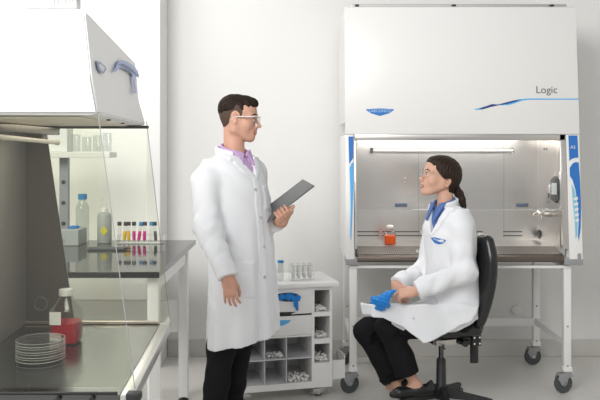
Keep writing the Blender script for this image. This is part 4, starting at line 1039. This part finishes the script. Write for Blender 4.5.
# ================================================================== seated woman
wom = thing('person', (.79, 4.16, 0), 'person seated on the black lab chair in a white lab coat and blue shirt', 'person')
wF = np.array((-.85, -.527, 0)); wA = np.array((.527, -.85, 0))       # wA: towards her left, the near side
HW = Fr(P(439.6, 177, 4.20), (-.955, -.16, .22), y=(.16, -.987, 0), sc=.99)
def hw(x, y, z): return Vector(HW.w((x, y, z)))
sN, eN, wN = P(461, 227, 4.06), P(463.5, 272, 4.00), P(414, 291.5, 3.99)
sF, eF, wF_ = P(434, 224, 4.34), P(425, 268, 4.33), P(396, 285, 4.14)
hN, kN, aN = P(459, 318, 4.12), P(388, 328, 4.13), P(415, 384, 4.15)
hF, kF, aF = P(449, 318, 4.28), P(366, 331, 4.28), P(398, 383, 4.25)
nk = P(444, 205, 4.20)
B = Sdf(.03); head_ops(B, HW, True)
B.u(cap(hw(-.034, 0, -.055), nk+Vector((.004, 0, 0)), .034, .039), .016); B.u(cap(hw(-.05, 0, -.02), nk+Vector((.010, 0, 0)), .032, .040), .02)
B.us([cap(nk+Vector((0, 0, -.045)), sN+Vector((0, 0, -.02)), .032, .030), cap(nk+Vector((0, 0, -.03)), sF+Vector((0, 0, -.02)), .032, .030)], .03)
wt = [(1.08, .835, 4.19, .10, .06), (1.02, .83, 4.19, .115, .085), (.90, .84, 4.19, .11, .08), (.75, .855, 4.19, .12, .085), (.60, .865, 4.19, .15, .11), (.52, .865, 4.19, .14, .10)]
B.u(loft(wt, wA, wF), .04)
B.us([cap(sN+Vector((0, 0, -.02)), eN, .034, .030), cap(eN, wN, .030, .021), cap(sF, eF, .037, .030), cap(eF, wF_, .030, .021)], .02)
B.us([cap(hN, kN, .066, .044), cap(kN, aN, .042, .029), cap(hF, kF, .066, .044), cap(kF, aF, .042, .029)], .03)
for an, d in ((aN, Vector((-.075, -.008, -.040))), (aF, Vector((-.05, .045, -.040)))):
    B.us([cap(an+Vector((.018, 0, -.030)), an+Vector((.032, 0, -.038)), .027, .020), cap(an+Vector((.01, 0, -.012)), an+d, .031, .016)], .02)
add_hand(B, Fr(wN, (-1, .22, -.22), z=(-.15, -.55, .82), sc=.84), flip=True, curl=((30, 38, 25), (34, 40, 28), (38, 42, 28), (42, 44, 28)), spread=2, tcurl=28)
add_hand(B, Fr(wF_, (.12, -.62, -.62), z=(-.75, -.30, .45), sc=.84), curl=((30, 45, 30), (32, 45, 30), (34, 45, 30), (36, 45, 30)), spread=2, tcurl=10)
sdf_obj('body', B, .0034, SKIN_W, wom)
HAIRW = mat('hair_brown', (.024, .012, .007), .42, spec=.25, bump=.5, bscale=140, aniso=(1, 1, 3))
head_parts(wom, HW, LIP_W, True, HAIRW)
def strands(H, c0, n, amp):
    def f(p):
        q = (p-H.o)@H.R.T; a = np.arctan2(q[:, 1], q[:, 2]-.0); r = np.hypot(q[:, 0]+.11, q[:, 2]-.01)
        b = np.arctan2(np.abs(q[:, 1])+.02, q[:, 0]+.12); return amp*np.sin(b*n+q[:, 2]*40)*np.cos(q[:, 2]*60+b*8)
    return f
S = Sdf(.018)
S.u(ell((-.016, 0, .038), (.104, .084, .088), HW)); S.u(ell((-.045, 0, .005), (.072, .080, .075), HW), .03); S.u(cap((-.050, 0, -.01), (-.058, 0, -.058), .060, .040, HW), .03); S.u(ell((-.004, 0, .012), (.045, .086, .040), HW), .02); S.u(ell((.035, 0, .072), (.052, .062, .040), HW), .02)
S.disp(strands(HW, 0, 60, .0022))
S.cut(hair_region(HW, [(.100, .074), (.082, .066), (.062, .046), (.041, .026), (.020, .006), (-.002, -.008), (-.018, -.002), (-.036, .0), (-.048, -.016), (-.052, -.05), (-.058, -.082), (-.13, -.10), (-.15, .16), (.10, .16)]))
S.sub(ell((-.014, 0, .030), (.093, .074, .080), HW), 0)
sdf_obj('hair', S, .003, HAIRW, wom)
S = Sdf(.012); pts = [hw(-.088, 0, -.030), hw(-.108, 0, -.042), hw(-.132, .005, -.068), hw(-.152, .010, -.098), hw(-.168, .014, -.128), hw(-.180, .016, -.152)]
pr = [.020, .021, .022, .020, .014, .005]
for i in range(5): S.u(cap(pts[i], pts[i+1], pr[i], pr[i+1]))
S.disp(lambda p: .0022*np.sin(p[:, 0]*260+p[:, 1]*200+p[:, 2]*30)); sdf_obj('ponytail', S, .003, HAIRW, wom)
MB().lathe(hw(-.098, 0, -.036), [(.014, -.005), (.026, -.004), (.026, .004), (.016, .005)], 16, axis=hw(-.108, 0, -.042)-hw(-.088, 0, -.030)).build('hair_tie', BLACK, wom, True)
glasses(wom, HW, .5)
MB().lathe(hw(-.026, .080, -.052), [(0, -.003), (.003, 0), (0, .003)], 10).build('earring', CHROME, wom, True)
# trousers
S = Sdf(.03)
for h_, k_, a_, sgn in ((hN, kN, aN, 1), (hF, kF, aF, -1)):
    S.u(cap(h_, k_, .088, .068), .04); m_ = k_.lerp(a_, .5)
    S.u(cap(k_, m_, .066, .066), .03); S.u(cap(m_, a_+Vector((0, 0, -.06)), .066, .064), .02)
S.disp(wrinkle(.005, 34, (.6, .2, .8), 1))
for k_ in (kN, kF):
    for j in range(3): S.sub(cap(k_+Vector((.03, -.07, -.02-.02*j)), k_+Vector((.075, -.045, .03-.028*j)), .006), .012)
S.cut(lambda p: np.where(p[:, 2] < .36, np.where(p[:, 1] < 4.205-.0*p[:, 0], .222, .180)+.30*(p[:, 0]-.62)-p[:, 2], -1))
sdf_obj('trousers', S, .006, BKC, wom)
for an, d, nm in ((aN, Vector((-.975, -.10, 0)), 0), (aF, Vector((-.60, .80, 0)), 1)):
    S = Sdf(.02); zs = .0855; q = Vector((an.x+(.044 if nm == 0 else .03), an.y, zs)); hz = .010
    S.us([cap(q+d*-.035+Vector((0, 0, .032+hz)), q+d*.03+Vector((0, 0, .026+hz)), .033, .032), cap(q+d*.03+Vector((0, 0, .026+hz)), q+d*.135+Vector((0, 0, .024)), .034, .030), cap(q+d*.135+Vector((0, 0, .024)), q+d*.175+Vector((0, 0, .017)), .029, .018)])
    S.u(cap(q+d*-.045+Vector((0, 0, .03+hz)), q+d*-.042+Vector((0, 0, .075)), .026, .018), .015)
    S.cut(lambda p: .0855-p[:, 2])
    S.sub(ell(q+d*.040+Vector((0, 0, .090)), (.076, .028, .034)), .006)
    S.sub(ell(q+d*-.01+Vector((0, 0, .105)), (.036, .028, .052)), .006)
    sdf_obj('shoe', S, .004, SHOE, wom)
# shirt
SHB = mat('blue_shirt_cloth', (.09, .16, .38), .7, spec=.2, bump=.08, bscale=60)
S = Sdf(.03); S.u(loft([(1.13, .835, 4.185, .095, .070), (1.06, .83, 4.185, .13, .10), (.9, .835, 4.19, .125, .10)], wA, wF))
S.us([cap(nk+Vector((0, 0, -.045)), sN+Vector((0, 0, -.02)), .040, .030), cap(nk+Vector((0, 0, -.045)), sF+Vector((0, 0, -.02)), .040, .030)], .03)
def wuv(p): q = p-np.array((.83, 4.19, 0)); return q@wA, q@wF
tri2 = poly2([(-.035, 1.24), (.035, 1.24), (.0, 1.055)])
S.sub(Wrap(lambda p: np.maximum(tri2(wuv(p)[0], p[:, 2]), -wuv(p)[1]), (np.array((.5, 3.9, 1.0)), np.array((1.1, 4.5, 1.3)))), .004)
S.cut(lambda p: p[:, 2]-1.165)
sdf_obj('shirt', S, .005, SHB, wom)
wc = (nk.x-.002, nk.y-.004, 0)
collar('shirt_collar', SHB, wom, None, ring(wc, wF, wA, .060, .056, .056, 25, 335, 20, 1.125, .035), .024, .004)
S = Sdf(.004)
for s in (1, -1):
    a = Vector(wc)+Vector(wF)*.062+Vector(wA)*.022*s; a.z = 1.135; b = Vector(wc)+Vector(wF)*.040+Vector(wA)*.055*s; b.z = 1.155
    t_ = Vector(wc)+Vector(wF)*.098+Vector(wA)*.030*s; t_.z = 1.065
    for k in range(7): S.u(cap(a.lerp(b, k/6), t_, .005, .004), .006)
sdf_obj('collar_points', S, .003, SHB, wom)
# lab coat
wcs = [(1.125, .842, 4.19, .120, .070), (1.08, .838, 4.19, .150, .105), (1.00, .835, 4.19, .158, .132), (.90, .84, 4.19, .150, .130), (.76, .845, 4.19, .150, .130), (.64, .850, 4.19, .160, .135), (.53, .845, 4.19, .160, .130), (.49, .845, 4.19, .155, .125)]
C = Sdf(.03); C.u(loft(wcs, wA, wF, 2.2))
C.us([cap(nk+Vector((.006, 0, -.035)), sN, .052, .050), cap(nk+Vector((0, .01, -.035)), sF, .052, .050)], .05)
C.u(sleeve(sN+Vector((.004, 0, -.012)), eN, wN, .059, .058, .044, -.018, seed=3), .03)
C.u(sleeve(sF, eF, wF_, .056, .052, .040, -.012, seed=4), .03)
C.u(cap(hN+Vector((0, 0, .01)), kN+Vector((.04, 0, .012)), .100, .073), .04); C.u(cap(hF+Vector((0, 0, .01)), kF+Vector((.03, 0, .012)), .098, .072), .04)
C.u(cap(hN.lerp(hF, .5)+Vector((-.05, 0, .02)), kN.lerp(kF, .5)+Vector((.04, 0, .02)), .10, .075), .06)
def slabpoly(pxs, Y, t, sl=0.0):
    pts = [P(x, y, Y) for x, y in pxs]; pf = poly2([(p.x, p.z) for p in pts]); X = [p.x for p in pts]; Z = [p.z for p in pts]
    return Wrap(lambda p: np.maximum(pf(p[:, 0], p[:, 2]), np.abs(p[:, 1]-(Y+.012*np.sin(p[:, 0]*26)+sl*(p[:, 2]-min(Z))))-t), (np.array((min(X), Y-t-.015, min(Z))), np.array((max(X), Y+t+.015+sl*(max(Z)-min(Z)), max(Z)))))
C.u(slabpoly([(374, 309), (373, 317), (384, 318.5), (404, 328.5), (423, 343), (446, 335), (473, 318), (478, 315), (480, 309), (430, 307), (395, 306)], 3.975, .010, .34), .05)
C.u(slabpoly([(361.5, 304), (361, 309), (364, 318.5), (378, 318.5), (382, 305)], 4.22, .012), .03)
C.disp(wrinkle(.0060, 22, (.7, .2, .7), 2)); C.disp(wrinkle(.0028, 48, (-.6, .3, .8), .5))
hem = poly2([(P(x, y, 4.06).x, P(x, y, 4.12).z) for x, y in ((361, 303), (363.5, 318.5), (379, 318), (392, 322), (408, 331), (423, 343), (445, 335), (474, 317), (560, 316), (560, 100), (361, 100))])
C.cut(lambda p: hem(p[:, 0], p[:, 2]))
C.sub(cap(nk+Vector((0, 0, -.05)), nk+Vector((0, 0, .12)), .056, .06), .008)
v2 = poly2([(-.066, 1.24), (.062, 1.24), (.052, 1.125), (.0, .985), (-.056, 1.125)])
C.sub(Wrap(lambda p: np.maximum(v2(wuv(p)[0], p[:, 2]), -(wuv(p)[1]+.01)), (np.array((.5, 3.9, .95)), np.array((1.1, 4.5, 1.3)))), .003)
frz = list(C.ops)
wb_ = (np.array((.5, 3.85, .93)), np.array((1.1, 4.5, 1.22)))
C.ops.append(('L', Wrap(layer([(.060, 1.20), (.098, 1.180), (.105, 1.115), (.080, 1.112), (.088, 1.10), (.050, 1.03), (.004, .965), (.0, .985), (.052, 1.125)], .0075, wuv), wb_), 0))
C.ops.append(('L', Wrap(layer([(-.062, 1.20), (-.098, 1.180), (-.105, 1.115), (-.080, 1.112), (-.088, 1.10), (-.050, 1.03), (-.004, .965), (0, .985), (-.056, 1.125)], .0075, wuv), wb_), 0))
C.ops.append(('L', Wrap(layer([(-.010, .975), (.022, .975), (.022, .66), (-.010, .66)], .0035, wuv), (np.array((.5, 3.85, .64)), np.array((1.1, 4.5, 1.0)))), 0))
wcoat = sdf_obj('lab_coat', C, .0050, LINEN, wom)
collar('coat_collar', LINEN, wom, None, ring((nk.x+.004, nk.y, 0), wF, wA, .070, .068, .068, 50, 310, 16, 1.120, .035), .024, .0055)
def hit(px, py, S_, y0=3.5, y1=4.4):
    d0 = V3(P(px, py, 1.0))-V3((0, 0, CAMZ)); ts = np.linspace(y0, y1, 900); pp = V3((0, 0, CAMZ))+np.outer(ts, d0); i = int(np.argmax(S_.raw(pp) < 0)); return Vector(pp[i])
# oval badge printed on the chest pocket
def print_patch(name, pxs, S_, m, par, t=.0015):
    q = [hit(x, y, S_) for x, y in pxs]; c = sum(q, Vector())/len(q); n_ = Vector((0, 0, 0))
    for i in range(len(q)): n_ += (q[i]-c).cross(q[(i+1) % len(q)]-c)
    n_.normalize(); n_ = n_ if n_.y < 0 else -n_
    mb = MB(); N = len(q); vs = [c+n_*t*2.4]+[p+n_*t*2 for p in q]+[p-n_*.004 for p in q]
    mb._add(vs, [(0, 1+i, 1+(i+1) % N) for i in range(N)]+[(1+i, 1+N+i, 1+N+(i+1) % N, 1+(i+1) % N) for i in range(N)]); return mb.build(name, m, par), c, n_
bo, bc, bn = print_patch('coat_badge', [(431, 238), (434, 237.2), (439, 238.3), (445.6, 239.8), (446, 240.8), (443, 243.6), (439, 244.4), (434.5, 242.6)], C, BLUE, wcoat)
xd = Vector((1, .0, -.10)); xd = (xd-bn*xd.dot(bn)).normalized(); text_mesh('badge_lettering', 'LABCONCO', .0135, WHITE, bo, bc+bn*.005-bn.cross(xd)*.004, xd, bn.cross(xd), .0003, 'CENTER')
for px, py in ((421.5, 232), (417.5, 251)):
    q = hit(px, py, C); MB().lathe(q, [(0, 0), (.007, 0), (.007, .003), (0, .003)], 12, axis=(-.5, -.86, 0)).build('button', BTN, wcoat, True)
# the gloves in her hands
S = Sdf(.016); g0 = P(392, 290.5, 3.99)
def gp_(x, y, Y=3.98): return P(x, y, Y)
for a, b, ra, rb in (((394, 291), (387, 295), .010, .016), ((388, 295), (379, 301), .022, .026), ((384, 301), (381, 306), .024, .020), ((379, 300), (372, 298), .014, .008), ((380, 302), (376, 309), .014, .007), ((383, 303), (384, 309), .014, .009), ((386, 299), (389, 306), .013, .010), ((378, 299), (371, 303), .012, .006), ((384, 298), (380, 310), .014, .007)):
    S.u(cap(gp_(*a), gp_(*b, 4.0), ra, rb))
S.disp(lambda p: .003*np.sin(p[:, 0]*170+p[:, 2]*120)*np.sin(p[:, 2]*190-p[:, 0]*80+p[:, 1]*90))
o = sdf_obj('nitrile_gloves', S, .003, BGL, None); tag(o, 'crumpled bright blue gloves held over the lap by the seated person', 'gloves')
